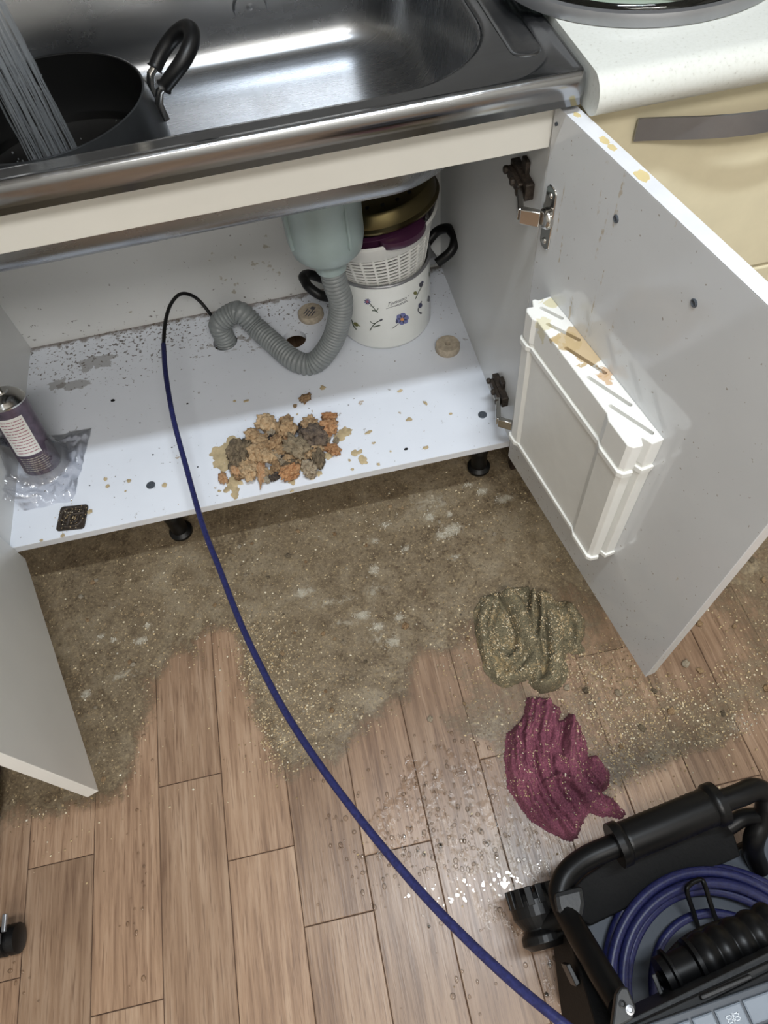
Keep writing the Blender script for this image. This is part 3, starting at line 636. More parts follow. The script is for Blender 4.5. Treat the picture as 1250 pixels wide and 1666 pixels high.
for i in range(NR):
    q0, q1 = i/NR, i/NR+.5/NR; (r0, z0), (r1, z1) = prof(q0), prof(q1); arcb(r0, z0, r1, z1, 0, 2*math.pi)
for k in range(NA):
    a = 2*math.pi*k/NA; (r0, z0), (r1, z1) = prof(0), prof(1); pts = [prof(i/6) for i in range(7)]
    rings = []
    for r, z in pts:
        rings.append([Mc @ Vector(((r+e)*math.cos(a+da), (r+e)*math.sin(a+da), z)) for e, da in ((.0006, -.02), (.0006, .02), (-.0026, .02), (-.0026, -.02))])
    mb.loft(rings)
adopt(cl, mb.build('slotted_side', M['white_plastic']))
adopt(cl, MB().lathe([(.0995, .098), (.1015, .100), (.106, .120), (.113, .128), (.114, .132), (.110, .134), (.104, .128), (.0985, .112), (.0965, .100)], 64, Mc, cap0=False, cap1=False).build('rim', M['white_plastic'], smooth=True))
adopt(cl, MB().lathe([(.079, .014), (.074, .006), (.001, .004)], 48, Mc, cap0=False, cap1=False).build('bottom', M['white_plastic'], smooth=True, solid=.002))
# purple bowl with a lug, nested
Mp = Mc @ Matrix.Translation((0, 0, .06))
pb = root('plastic_bowl', Mp @ Vector((0, 0, 0)), 'dark purple plastic bowl with a grip lug nested in the white colander', 'bowl')
adopt(pb, MB().lathe([(.05, .0), (.075, .004), (.090, .045), (.098, .080), (.105, .082), (.106, .085), (.097, .086), (.088, .048), (.07, .010), (.04, .006)], 64, Mp).build('body', M['purple_plastic'], smooth=True, angle=50))
lp = [Mp @ Vector((.098*math.cos(a)*1.0, .098*math.sin(a), .079)) for a in ()]
an0 = math.atan2(-1, .38)
mb = MB(); rings = []
for k in range(13):
    a = an0-.42+.84*k/12; e = .022*math.sin(math.pi*k/12)**.5
    rings.append([Mp @ Vector((r*math.cos(a), r*math.sin(a), z)) for r, z in ((.098, .072), (.103+e, .068), (.105+e, .074), (.104+e, .081), (.098, .086))])
adopt(pb, mb.loft(rings).build('grip_lug', M['purple_plastic'], smooth=True, angle=50))
# perforated steamer plate, tilted on top
Mq = Matrix.Translation((SXc+.006, SYc+.004, .449)) @ Matrix.Rotation(math.radians(-5), 4, 'Y') @ Matrix.Rotation(math.radians(-4), 4, 'X')
st_ = root('steamer_tray', Mq @ Vector((0, 0, 0)), 'olive-tinted perforated metal steamer tray on top of the nested bowls', 'steamer')
adopt(st_, MB().lathe([(.108, .0), (.112, .002), (.113, .006), (.108, .010), (.104, .030), (.100, .034), (.098, .030), (.100, .010), (.104, .004)], 64, Mq, cap0=False, cap1=False).build('rim', M['brass'], smooth=True))
adopt(st_, MB().lathe([(.099, .032), (.09, .036), (.05, .040), (.001, .041)], 48, Mq, cap0=False, cap1=False).build('plate', M['brass'], smooth=True))
mb = MB()
for rr_, nn in ((.035, 8), (.06, 14), (.085, 20)):
    for k in range(nn): a = 6.2832*k/nn; mb.lathe([(.0035, .0), (.0035, .0018)], 8, Mq @ Matrix.Translation((rr_*math.cos(a), rr_*math.sin(a), .0405-.06*(rr_-.03)**1)))
adopt(st_, tag(mb.build('perforations', M['black_matte']), 'rows of round holes', None, None, 'stuff'))

# ---------------------------------------------------------------- small things on the shelf
c = PZ(730, 570, HS); c.x, c.y = .876, .259
tag(MB().lathe([(.0245, HS+.0002), (.0255, HS+.004), (.0245, HS+.014), (.023, HS+.0165), (.006, HS+.0165), (.0045, HS+.012), (.0045, HS+.004), (.001, HS+.004)], 40, Matrix.Translation((c.x, c.y, 0))).build('cork_disc', M['cork'], smooth=True, angle=45), 'pale round disc with a centre hole near the right side panel', 'disc')
c = Vector((.617, .437, HS))
jc = root('jar_cap', (c.x, c.y, HS), 'small round cap with printed top behind the hose', 'cap'); mj = Matrix.Translation((c.x, c.y, HS))
adopt(jc, MB().lathe([(.027, .0003), (.028, .003), (.0275, .012), (.025, .015), (.0235, .0148), (.001, .0142)], 36, mj).build('body', M['cork'], smooth=True, angle=45))
mb = MB()
for k, (a, b, y_) in enumerate(((-.014, .004, .008), (-.017, .0, .002), (-.016, .008, -.004), (-.012, .004, -.010))): mb.box((a, y_-.0012, .0143), (b, y_+.0012, .0149), 0, mj @ Matrix.Rotation(.9, 4, 'Z'))
mb.box((.006, -.006, .0143), (.014, .004, .0149), 0, mj @ Matrix.Rotation(.9, 4, 'Z'))
adopt(jc, mb.build('printed_lines', M['ink_dark']))
# dirty black square grate
A_, B_, C_, D_ = [PZ(u, v, HS) for u, v in ((92, 866), (97, 826), (145, 822), (141, 860))]
cen = (A_+B_+C_+D_)/4; gx = (C_-B_+D_-A_).normalized(); ga = math.atan2(gx.y, gx.x); gs = .026
gm = Matrix.Translation((cen.x, cen.y, HS)) @ Matrix.Rotation(ga, 4, 'Z')
gr = root('drain_grate', (cen.x, cen.y, HS), 'dirty black square plastic plate near the front left of the shelf', 'plate')
adopt(gr, MB().loft([[gm @ p_ for p_ in rrect(-gs, gs, -gs, gs, .006, z, 4, 2)] for z in (.0004, .004)]).build('plate', M['darkrust'], bevel=.001))
mb = MB()
for r_ in (.020, .012): mb.tube([gm @ p_ for p_ in rrect(-r_, r_, -r_, r_, r_*.6, .0045, 5, 2)], .0028, 8, closed=True)
mb.tube([gm @ Vector(q) for q in ((-.004, -.02, .006), (-.002, 0, .008), (.008, .004, .007), (.022, .006, .005))], .003, 8)
adopt(gr, mb.build('raised_rings', M['darkrust'], smooth=True))
mb = MB()
for k in range(110):
    q = gm @ Vector((random.gauss(0, .013), random.gauss(0, .013), .0062)); mb.add([(q.x+.0011*p_[0]*random.uniform(.6, 1.5), q.y+.0011*p_[1]*random.uniform(.6, 1.5), q.z+.0009*p_[2]) for p_ in ((1,0,0),(0,1,0),(-1,0,0),(0,-1,0),(0,0,1),(0,0,-1))], [(0,1,4),(1,2,4),(2,3,4),(3,0,4),(1,0,5),(2,1,5),(3,2,5),(0,3,5)])
adopt(gr, tag(mb.build('grit', M['sand']), 'sand grit stuck to the plate', None, None, 'stuff'))
# spray can
ca = root('aerosol_can', (.058, .178, HS), 'purple and grey spray can with white label wrapped in clear plastic', 'can')
Mca = Matrix.Translation((.052, .172, HS+.006)) @ Matrix.Rotation(math.radians(-13), 4, 'X') @ Matrix.Rotation(math.radians(2), 4, 'Y')
t = NT('can_print'); v = t.coord('Object'); n = t.noise(v, 60, 3)
t.p(Base_Color=t.ramp(n, [(.3, lin((74, 66, 78))), (.7, lin((110, 96, 112)))]), Roughness=.3, Metallic=.3); M['can'] = t.m
CR = .034; CH = .148
adopt(ca, MB().lathe([(.028, .0), (.0335, .002), (.0345, .006), (CR, .008), (CR, CH), (.0345, CH+.002)], 48, Mca).build('body', M['can'], smooth=True, angle=50))
adopt(ca, MB().lathe([(.0345, CH+.001), (.035, CH+.004), (.033, CH+.006), (.030, CH+.012), (.023, CH+.018), (.0135, CH+.021), (.013, CH+.024), (.004, CH+.024), (.004, CH+.032), (.001, CH+.032)], 40, Mca).build('dome', M['chrome'], smooth=True, angle=50))
def canpatch(a0, a1, z0, z1, e, m, name, parent=ca):
    n = 14; rings = [[Mca @ Vector(((CR+e)*math.cos(math.radians(a0+(a1-a0)*k/n)), (CR+e)*math.sin(math.radians(a0+(a1-a0)*k/n)), z)) for k in range(n+1)] for z in (z0, z1)]
    o = MB().loft(rings, False, False, 0, False).build(name, m, smooth=True); return o
lab = canpatch(-125, -45, .050, .132, .0004, M['white_plastic'], 'label'); adopt(ca, lab)
mb = MB()
for k in range(12):
    z = .126-k*.0062; a0 = -120+random.uniform(0, 10); 
    while a0 < -52:
        a1 = min(a0+random.uniform(4, 20), -50); n = 3
        mb.loft([[Mca @ Vector(((CR+.0007)*math.cos(math.radians(a0+(a1-a0)*j/n)), (CR+.0007)*math.sin(math.radians(a0+(a1-a0)*j/n)), zz)) for j in range(n+1)] for zz in (z, z-.0016)], False, False, 0, False); a0 = a1+2.5
for k in range(7):
    z = .043-k*.0048; a0 = -120
    while a0 < -48:
        a1 = a0+random.uniform(4, 14); n = 3
        mb.loft([[Mca @ Vector(((CR+.0005)*math.cos(math.radians(a0+(a1-a0)*j/n)), (CR+.0005)*math.sin(math.radians(a0+(a1-a0)*j/n)), zz)) for j in range(n+1)] for zz in (z, z-.0016)], False, False, 1, False); a0 = a1+2
adopt(ca, mb.build('fine_print', [M['ink_pink'], M['foam']]))
# crumpled clear bag round the foot of the can
bg = MB(); nu, nv = 56, 40; vs, fs = [], []
def bag_xy(i, j):
    u, v_ = i/(nu-1), j/(nv-1); return Vector((.004+u*(.138-.03*v_), .245-v_*(.17), 0))
for i in range(nu):
    for j in range(nv):
        q = bag_xy(i, j); d = math.hypot(q.x-.052, q.y-.172); nz = mnoise.fractal(Vector((q.x*26, q.y*26, 3.1)), 1.0, 2.0, 4); rg = abs(mnoise.noise(Vector((q.x*44, q.y*44, 8.2))))
        h = .006+.010*abs(nz)+.012*rg
        if d < .056: h += .060*(1-max(0, d-.038)/.018) if d > .038 else .060
        h += .032*max(0, 1-q.x/.05)*(1+.4*nz)
        e = min(i, nu-1-i, j, nv-1-j)/4; h = .0015+h*min(1, e) if q.x > .02 else .002+h
        vs.append((q.x+.004*mnoise.noise(q*60), q.y+.004*mnoise.noise(q*60+Vector((5, 5, 5))), HS+h))
for i in range(nu-1):
    for j in range(nv-1):
        m_ = bag_xy(i, j); 
        if math.hypot(m_.x-.052, m_.y-.172) < .038: continue
        fs.append((i*nv+j, (i+1)*nv+j, (i+1)*nv+j+1, i*nv+j+1))
tag(bg.add(vs, fs).build('plastic_bag', M['bag'], smooth=True, angle=None), 'crumpled clear plastic bag around the foot of the spray can', 'bag')

# ---------------------------------------------------------------- rubble on the shelf
def rock_mesh(seed, sub_=2, amp=.42):
    bm = bmesh.new(); bmesh.ops.create_icosphere(bm, subdivisions=sub_, radius=1); off = Vector((seed*7.3, seed*3.1, seed*1.7))
    for q in bm.verts:
        n_ = q.co.normalized(); f = 1+amp*1.1*mnoise.noise(n_*1.2+off)+amp*1.1*mnoise.noise(n_*2.6+off*2)-amp*.9*abs(mnoise.noise(n_*3.7+off))+amp*.45*mnoise.noise(n_*8+off)
        q.co = n_*f
    me = bpy.data.meshes.new('rock'); bm.to_mesh(me); bm.free(); me.polygons.foreach_set('use_smooth', [True]*len(me.polygons)); return me
RM_ = {}
def rock(kind, seed, m, sub_=4):
    k = (kind, seed)
    if k not in RM_: me = rock_mesh(seed, sub_); me.materials.append(M[m]); RM_[k] = me
    return RM_[k]
RUB = [(500,260,150,120,0,'tan'),(650,240,110,70,0,'tan'),(660,315,135,150,20,'tan'),(855,260,130,95,10,'tan'),(780,300,70,80,0,'darkst'),(880,380,195,150,0,'darkst'),(1020,195,115,62,20,'orange'),(1015,290,125,105,0,'orange'),(995,362,55,80,0,'pale'),(390,370,115,115,-20,'tan'),(268,490,235,150,-52,'greyst'),(440,415,115,75,30,'tan'),(490,370,85,42,-20,'tan'),(560,420,155,90,-30,'tan'),(735,465,215,130,62,'greyst'),(655,400,52,62,0,'orange'),(400,505,115,115,0,'tan'),(350,522,95,52,-50,'tan'),(500,530,115,105,-20,'tan'),(620,480,120,62,10,'tan'),(570,525,50,95,-20,'pale'),(645,572,80,45,0,'pale'),(700,560,115,65,30,'tan'),(690,602,115,60,-10,'greyst'),(850,492,115,85,-20,'tan'),(920,472,95,62,0,'tan'),(1010,460,105,45,10,'orange'),(1070,482,75,72,0,'orange'),(925,570,95,125,10,'greyst'),(845,640,100,115,0,'pale'),(340,640,125,150,-12,'tan'),(240,655,95,82,0,'orange'),(258,705,62,55,0,'tan'),(440,640,62,210,15,'orange'),(385,582,85,42,0,'pale'),(485,667,52,60,0,'tan'),(490,732,52,50,0,'pale'),(580,622,75,95,0,'tan'),(680,667,155,90,-10,'orange'),(560,710,70,42,0,'darkst'),(530,665,50,42,0,'tan'),(120,722,60,82,0,'orange'),(815,40,92,55,10,'tan'),(730,105,28,22,0,'tan'),(520,335,62,50,0,'pale'),(590,290,52,62,0,'tan'),(1080,402,44,40,0,'pale'),(1000,418,42,48,0,'pale'),(522,378,46,34,0,'darkst'),(622,552,42,32,0,'darkst'),(460,470,90,70,0,'tan'),(790,560,70,60,0,'tan'),(610,300,80,90,0,'tan'),(320,440,80,60,0,'greyst')]
special = {10: 'large flat grey-brown chunk at the left end of the rubble pile', 14: 'long grey-brown chunk lying across the middle of the rubble pile', 5: 'big charcoal-coloured chunk in the right half of the rubble pile', 4: 'blue-black shiny lump at the back of the rubble pile', 6: 'orange lump farthest back at the right tip of the rubble pile', 41: 'single orange chunk lying left of the rubble pile', 42: 'single brown chunk behind the rubble pile at the shadow edge', 33: 'long thin orange chunk pointing towards the shelf front', 38: 'reddish orange chunk at the front of the rubble pile', 0: 'rounded tan chunk at the back left of the rubble pile', 43: 'tiny brown crumb between the pile and the brown chunk behind it', 28: 'grey chunk at the front right of the rubble pile', 29: 'pale chunk at the front right corner of the rubble pile', 39: 'small grey and black chip at the front of the rubble pile', 30: 'broad tan chunk at the front left of the rubble pile', 7: 'orange lump at the right tip of the pile, second from the back', 27: 'orange end piece sticking out at the right of the pile'}
gl = {'tan': 'tan crumbly rubble chunk in the pile on the shelf', 'orange': 'orange-tan rubble chunk in the pile on the shelf', 'pale': 'pale rubble chip in the pile on the shelf', 'greyst': 'grey-brown rubble chunk in the pile on the shelf', 'darkst': 'blackish rubble chip in the pile on the shelf'}
ORD = 'first second third fourth fifth sixth seventh eighth ninth tenth'.split(); rub_label = {}
cn = {'tan': 'tan crumbly', 'orange': 'orange-tan', 'pale': 'pale', 'greyst': 'grey-brown', 'darkst': 'blackish'}
for band, lo_, hi_ in (('back', -9, 350), ('middle', 350, 540), ('front', 540, 2000)):
    for m in cn:
        ids = sorted((i for i, r in enumerate(RUB) if i not in special and r[5] == m and lo_ <= r[1]+.21*(r[0]-600) < hi_), key=lambda i: RUB[i][0])
        for k, i in enumerate(ids): rub_label[i] = f'{ORD[k]} {cn[m]} chunk from the left in the {band} part of the rubble pile' if len(ids) > 1 else f'only plain {cn[m]} chunk in the {band} part of the rubble pile'
for i, (cx_, cy_, w_, h_, an, m) in enumerate(RUB):
    u, v_ = 340+cx_*.192, 640+cy_*.192
    pile = math.exp(-(((cx_-600)/300)**2+((cy_-470)/170)**2)); iso = i in (41, 42, 43)
    s1 = w_*.192/2*.00128*1.10; s2 = h_*.192/2*.00150*1.10; s3 = min(s1, s2)*.75
    z = HS+s3*1.0+(0 if iso else .013*pile)
    q = PZ(u, v_, z); o = bpy.data.objects.new('rubble_chunk', rock(m, i % 9, m)); COL.objects.link(o)
    o.location = q; o.scale = (s1*1.02, s2*1.02, s3*1.2); o.rotation_euler = (random.uniform(-.25, .25), random.uniform(-.25, .25), -math.radians(an)+.2)
    tag(o, special.get(i) or rub_label[i], 'rubble', 'rubble chunks piled on the shelf')
# mud splashes around the pile
mb = MB()
spk = 0
def splat(u, v_, r, z=HS, sq=1.0, rot=0.0):
    global spk; spk += 1; z = HS+.00004*spk; c = PZ(u, v_, HS); n = 18; ph = random.uniform(0, 9); vs = []
    for zz, f in ((.0001, 1.0), (.0006, .8)):
        for k in range(n):
            a = 6.2832*k/n; q = r*f*(1+.45*mnoise.noise(Vector((math.cos(a)*1.3+ph, math.sin(a)*1.3, ph)))+.35*mnoise.noise(Vector((math.cos(a)*3+ph, math.sin(a)*3, ph+4))))
            x_, y_ = q*math.cos(a), q*sq*math.sin(a); vs.append(Vector((c.x+x_*math.cos(rot)-y_*math.sin(rot), c.y+x_*math.sin(rot)+y_*math.cos(rot), z+zz)))
    mb.loft([vs[:n], vs[n:]], False, True)
for cx_, cy_, r in [(60,480,.008),(90,540,.012),(120,500,.013),(150,470,.016),(70,600,.009),(120,620,.011),(200,400,.011),(90,580,.011),(150,560,.014),(40,520,.007),(210,720,.010),(205,760,.010),(180,790,.007),(150,820,.006),(225,820,.008),(220,860,.009),(270,760,.005),(1140,340,.011),(1110,370,.010),(1180,330,.008),(1150,310,.006),(1010,530,.009),(790,620,.012),(705,755,.006),(935,680,.006),(875,720,.005),(1240,510,.007),(240,820,.005),(90,830,.003)]: splat(340+cx_*.192, 640+cy_*.192, r)
for cx_, cy_, r, s_ in [(470,75,.006,1),(610,328,.010,.4),(630,358,.008,1.4),(648,250,.007,.5),(808,200,.006,.7),(772,88,.006,.6),(872,310,.007,.5),(668,292,.004,.6),(585,395,.003,1),(172,127,.006,.5),(870,135,.003,2),(970,178,.003,1),(735,325,.002,1),(370,180,.002,1),(125,128,.003,1),(362,145,.003,1),(688,375,.003,1.2),(575,360,.003,1),(350,480,.005,.5)]: splat(330+cx_*.416, 600+cy_*.416, r, HS, s_, .3)
for u, v_, r in [(147,833,.005),(103,872,.004),(68,880,.003),(176,792,.004),(172,780,.004),(210,783,.004),(205,800,.002),(268,790,.005),(120,838,.003),(385,450,.004)][:-1]: splat(u, v_, r)
tag(mb.build('mud_splashes', M['splat'], smooth=True), 'tan mud splashes dried on the white shelf around the rubble', 'mud', None, 'stuff')
mb = MB()
for u, v_, r in [(184,652,.0035),(661,731,.003),(305,657,.0018),(228,688,.0012),(249,740,.0016),(322,760,.0014),(280,728,.0015),(146,790,.0012)]:
    c = PZ(u, v_, HS); mb.lathe([(r, .0002), (r*.8, r*.8), (r*.2, r)], 7, Matrix.Translation((c.x, c.y, HS)) @ Matrix.Diagonal((1.4, .8, 1, 1)))
tag(mb.build('black_crumbs', M['black_matte']), 'scattered black crumbs on the white cabinet shelf', 'crumbs', None, 'stuff')

# ---------------------------------------------------------------- cable
cpx = [(1080,1790,.50),(1000,1728,.51),(915,1664,.50),(832,1596,.475),(750,1519,.447),(675,1440,.42),(600,1350,.392),(530,1258,.364),(470,1168,.335),(430,1095,.315),(392,1015,.295),(357,925,.278),(330,855,.272),(303,760,.275),(282,680,.287),(270,610,.298),(266,560,.305)]
blue = spline([PZ(u, v_, .275+(z-.275)*(.8 if z > .275 and v_ > 760 else 1)) for u, v_, z in cpx], 10)
tip = spline([PZ(266, 560, .305), PZ(269, 525, .306), PZ(278, 495, .302), PZ(295, 478, .290), PZ(318, 484, .265), PZ(340, 508, .232), PZ(356, 535, .195), Vector((.412, .412, .165)), Vector((.416, .414, .09))], 10)
cb = root('drain_cable', (.5, -.4, .3), 'blue sleeved drain cleaning cable arching into the shelf hole', 'cable')
adopt(cb, MB().tube(blue, .0046, 14).build('blue_sleeve', M['blue'], smooth=True))
adopt(cb, tag(MB().tube(tip, .0036, 12).build('black_tip', M['black_plastic'], smooth=True), 'black bare end of the cable'))

# ---------------------------------------------------------------- flood: mud, sand, foam, water
def inside(poly, X, Y):
    c = np.zeros(X.shape, bool); n = len(poly)
    for i in range(n):
        x0, y0 = poly[i]; x1, y1 = poly[(i+1) % n]
        if y0 == y1: continue
        k = ((y0 > Y) != (y1 > Y)) & (X < (x1-x0)*(Y-y0)/(y1-y0)+x0); c ^= k
    return c
def pdist(poly, X, Y, closed=True):
    d = np.full(X.shape, 9.0); n = len(poly)
    for i in range(n if closed else n-1):
        ax, ay = poly[i]; bx, by = poly[(i+1) % n]; L2 = (bx-ax)**2+(by-ay)**2+1e-12
        t_ = np.clip(((X-ax)*(bx-ax)+(Y-ay)*(by-ay))/L2, 0, 1); d = np.minimum(d, np.hypot(X-ax-t_*(bx-ax), Y-ay-t_*(by-ay)))
    return d
def wpoly(px_, z=0.0): return [tuple(PZ(u, v_, z)[:2]) for u, v_ in px_]
def sdf(poly, X, Y): d = pdist(poly, X, Y); return np.where(inside(poly, X, Y), d, -d)
MUD = [(-.45, .55), (-.45, -.42)] + wpoly([(20,1345),(70,1335),(120,1322),(170,1312),(205,1310),(222,1270),(238,1205),(252,1150),(262,1112),(300,1098),(330,1090),(350,1085),(345,1050),(362,1035),(372,1062),(392,1100),(400,1140),(395,1180),(425,1200),(440,1228),(448,1255),(475,1268),(510,1258),(545,1240),(590,1205),(640,1170),(690,1145),(680,1110),(700,1085),(745,1070),(775,1040),(800,1000),(960,960),(1000,1000),(1060,1100),(1150,960),(1250,900)]) + [(1.45, -.25), (1.45, .55)]
FILM = wpoly([(700,1080),(690,1150),(720,1200),(790,1230),(840,1310),(930,1360),(1010,1340),(1022,1305),(1045,1262),(1110,1240),(1205,1212),(1212,1190),(1250,1172)]) + [(1.45, -.42), (1.45, .0), (.85, -.15)]
FO = [(735,862,.026,.016,60),(720,872,.016,.010,30),(700,842,.016,.012,35),(732,838,.010,.008,16),(628,855,.012,.008,20),(610,880,.010,.008,14),(660,892,.012,.009,22),(608,928,.014,.013,26),(785,800,.014,.010,25),(822,812,.022,.012,40),(760,790,.012,.008,16),(615,1020,.016,.010,26),(590,1000,.02,.01,20),(640,1045,.02,.012,24),(650,1005,.012,.01,10),(230,1043,.016,.009,34),(165,1036,.008,.007,14),(186,1042,.008,.006,12),(184,990,.008,.006,10),(140,1130,.012,.01,14),(240,1018,.008,.008,8),(495,965,.02,.012,10),(740,907,.012,.006,8),(1210,1180,.03,.02,30)]
def mud():
    st = .006; xs = np.arange(-.46, 1.46, st); ys = np.arange(-.66, .55, st); X, Y = np.meshgrid(xs, ys, indexing='ij')
    nz = np.array([[mnoise.fractal(Vector((x*16, y*16, 1.5)), 1.0, 2.0, 4) for y in ys] for x in xs]); n2 = np.array([[mnoise.noise(Vector((x*5, y*5, 7.5))) for y in ys] for x in xs])
    a = np.clip((sdf(MUD, X, Y)+.016*nz)/.055+.20, 0, 1); b = np.clip((sdf(FILM, X, Y)+.018*nz)/.03+.15, 0, 1)*(.50+.26*n2)
    dens = np.maximum(a*(.80+.22*n2), b)
    # bare patches where planks show through
    for (u, v_), r, k in (((385, 1190), .035, .5), ((300, 1060), .05, .35), ((720, 1120), .06, .4), ((1110, 1040), .08, .45), ((790, 1060), .03, .3)):
        c = PZ(u, v_, 0); dens -= k*np.exp(-(((X-c.x)**2+(Y-c.y)**2)/r**2))
    dens = np.clip(dens, 0, 1); keep = dens > .02; foam = np.zeros(X.shape)
    for u, v_, sx, sy, n in FO+[(610,960,.03,.02,0),(540,980,.06,.012,0),(620,1040,.04,.02,0),(570,1010,.05,.014,0),(200,1100,.04,.012,0),(700,820,.05,.03,0)]:
        c = PZ(u, v_, 0); foam = np.maximum(foam, (.85 if n else .5)*np.exp(-((X-c.x)/sx)**2-((Y-c.y)/sy)**2))
    idx = -np.ones(X.shape, int); me = bpy.data.meshes.new('mud_flood'); vs, ds, fv = [], [], []
    fs = []
    K = keep[:-1, :-1] | keep[1:, :-1] | keep[:-1, 1:] | keep[1:, 1:]
    def vid(i, j):
        if idx[i, j] < 0: idx[i, j] = len(vs); vs.append((X[i, j], Y[i, j], .0006+.0016*dens[i, j])); ds.append(float(dens[i, j])); fv.append(float(foam[i, j]))
        return int(idx[i, j])
    for i, j in zip(*np.nonzero(K)): fs.append((vid(i, j), vid(i+1, j), vid(i+1, j+1), vid(i, j+1)))
    me.from_pydata(vs, [], fs); at_ = me.attributes.new('dens', 'FLOAT', 'POINT'); at_.data.foreach_set('value', ds); at2 = me.attributes.new('foam', 'FLOAT', 'POINT'); at2.data.foreach_set('value', fv); me.materials.append(M['mud']); me.polygons.foreach_set('use_smooth', [True]*len(fs))
    o = bpy.data.objects.new('mud_flood', me); COL.objects.link(o); tag(o, 'brown silty water spread over the floor in front of the cabinet', 'mud', None, 'stuff')
    return xs, ys, dens
gxs, gys, dens = mud()
def dens_at(x, y):
    i = int((x-gxs[0])/.006); j = int((y-gys[0])/.006); return dens[i, j] if 0 <= i < dens.shape[0] and 0 <= j < dens.shape[1] else 0
OCT = [(1,0,0),(0,1,0),(-1,0,0),(0,-1,0),(0,0,1),(0,0,-1)]; OF = [(0,1,4),(1,2,4),(2,3,4),(3,0,4),(1,0,5),(2,1,5),(3,2,5),(0,3,5)]
def grain(mb, x, y, z, r):
    a = random.uniform(0, 3); c_, s_ = math.cos(a), math.sin(a); e = random.uniform(.6, 1.5); f = random.uniform(.5, .8)
    mb.add([(x+r*(p_[0]*e*c_-p_[1]*s_), y+r*(p_[0]*e*s_+p_[1]*c_), z+r*p_[2]*f) for p_ in OCT], OF)
mb = MB()
CL = [((400,1060),.05,.05,900),((430,1210),.035,.05,700),((520,1150),.08,.05,700),((430,1110),.05,.06,500),((1120,1190),.16,.07,1700),((1040,1160),.09,.06,800),((1180,1080),.09,.08,800),((980,1180),.06,.06,500),((1000,1260),.05,.05,500),((760,1040),.05,.06,400),((950,1090),.05,.03,400),((620,860),.22,.07,500),((250,980),.12,.10,400),((850,1180),.10,.10,300),((200,1150),.08,.10,300),((140,1330),.10,.04,350),((80,1400),.06,.05,80),((800,1300),.12,.06,250)]
for (u, v_), sx, sy, n in CL:
    c = PZ(u, v_, 0)
    for k in range(n):
        x, y = random.gauss(c.x, sx), random.gauss(c.y, sy)
        if y < .1 and (dens_at(x, y) > .12 or random.random() < .12): grain(mb, x, y, .0022, random.choice((.0008, .0010, .0012, .0013, .0018)))
for k in range(3200):
    x, y = random.uniform(-.3, 1.4), random.uniform(-.6, .08)
    if random.random() < dens_at(x, y): grain(mb, x, y, .0022, random.choice((.0008, .0010, .0012, .0016, .0022)))
tag(mb.build('sand_grains', M['sand']), 'coarse tan sand grains washed over the floor', 'sand', None, 'stuff')
# pebbles
PEB = [(660,1020),(1092,1158),(1137,1015),(1139,1092),(1044,1185),(1005,1128),(952,1124),(922,1120),(1115,1080),(1176,1162),(1247,1120),(1242,945),(1222,912),(908,912),(540,1157),(574,1105),(530,1125),(595,1077),(462,1000),(545,1040),(560,1047),(480,1030),(526,1032),(457,1070),(460,1064),(390,890),(545,870),(645,842),(655,828),(485,865),(455,857),(437,940),(350,985),(390,1018),(133,972),(152,949),(158,945),(212,1078),(218,1082),(204,1095),(170,1268),(156,1152),(143,1010),(190,1030),(232,1000),(760,1040),(805,870),(820,880),(790,865),(1180,1095),(1065,1125),(1088,1100),(1060,1230),(1195,1020),(1010,1215),(960,1145),(700,1170),(756,1145),(400,937),(411,885),(470,905),(498,915),(596,888),(635,825),(715,850)]
for i, (u, v_) in enumerate(PEB):
    r = random.uniform(.0028, .0052) if i > 14 else random.uniform(.0048, .0068); m = random.choice(('tan', 'tan', 'tan', 'pale', 'pale', 'greyst')); c = PZ(u, v_, 0)
    o = bpy.data.objects.new('pebble', rock('p'+m, i % 4, m, 2)); COL.objects.link(o); o.location = (c.x, c.y, .0012+r*.45); o.scale = (r*random.uniform(.9, 1.3), r, r*.7); o.rotation_euler = (0, 0, random.uniform(0, 6))
    wh_ = 'below and right of the open right door' if c.x > .93 else 'in the silt at the left near the open left door' if c.x < .22 else 'in the silt between the cabinet front and the blue cable' if c.x < .42 else 'in the silt around the two cloths' if c.x > .74 else 'in the middle of the brown silt'
    tag(o, 'small tan pebble lying '+wh_, 'pebble', 'pebbles '+wh_)
# foam
mb = MB()
for u, v_, sx, sy, n in FO:
    c = PZ(u, v_, 0)
    for k in range(int(n*1.6)):
        x, y = random.gauss(c.x, sx*.5), random.gauss(c.y, sy*.5); r = random.choice((.0005, .0006, .0008, .0010, .0015))
        mb.lathe([(r, .0014), (r*.85, .0014+r*.5), (r*.35, .0014+r*.85)], 7, Matrix.Translation((x, y, 0)), cap0=False)
tag(mb.build('foam_bubbles', M['foam'], smooth=True), 'white foam bubbles floating on the silty water', 'foam', None, 'stuff')
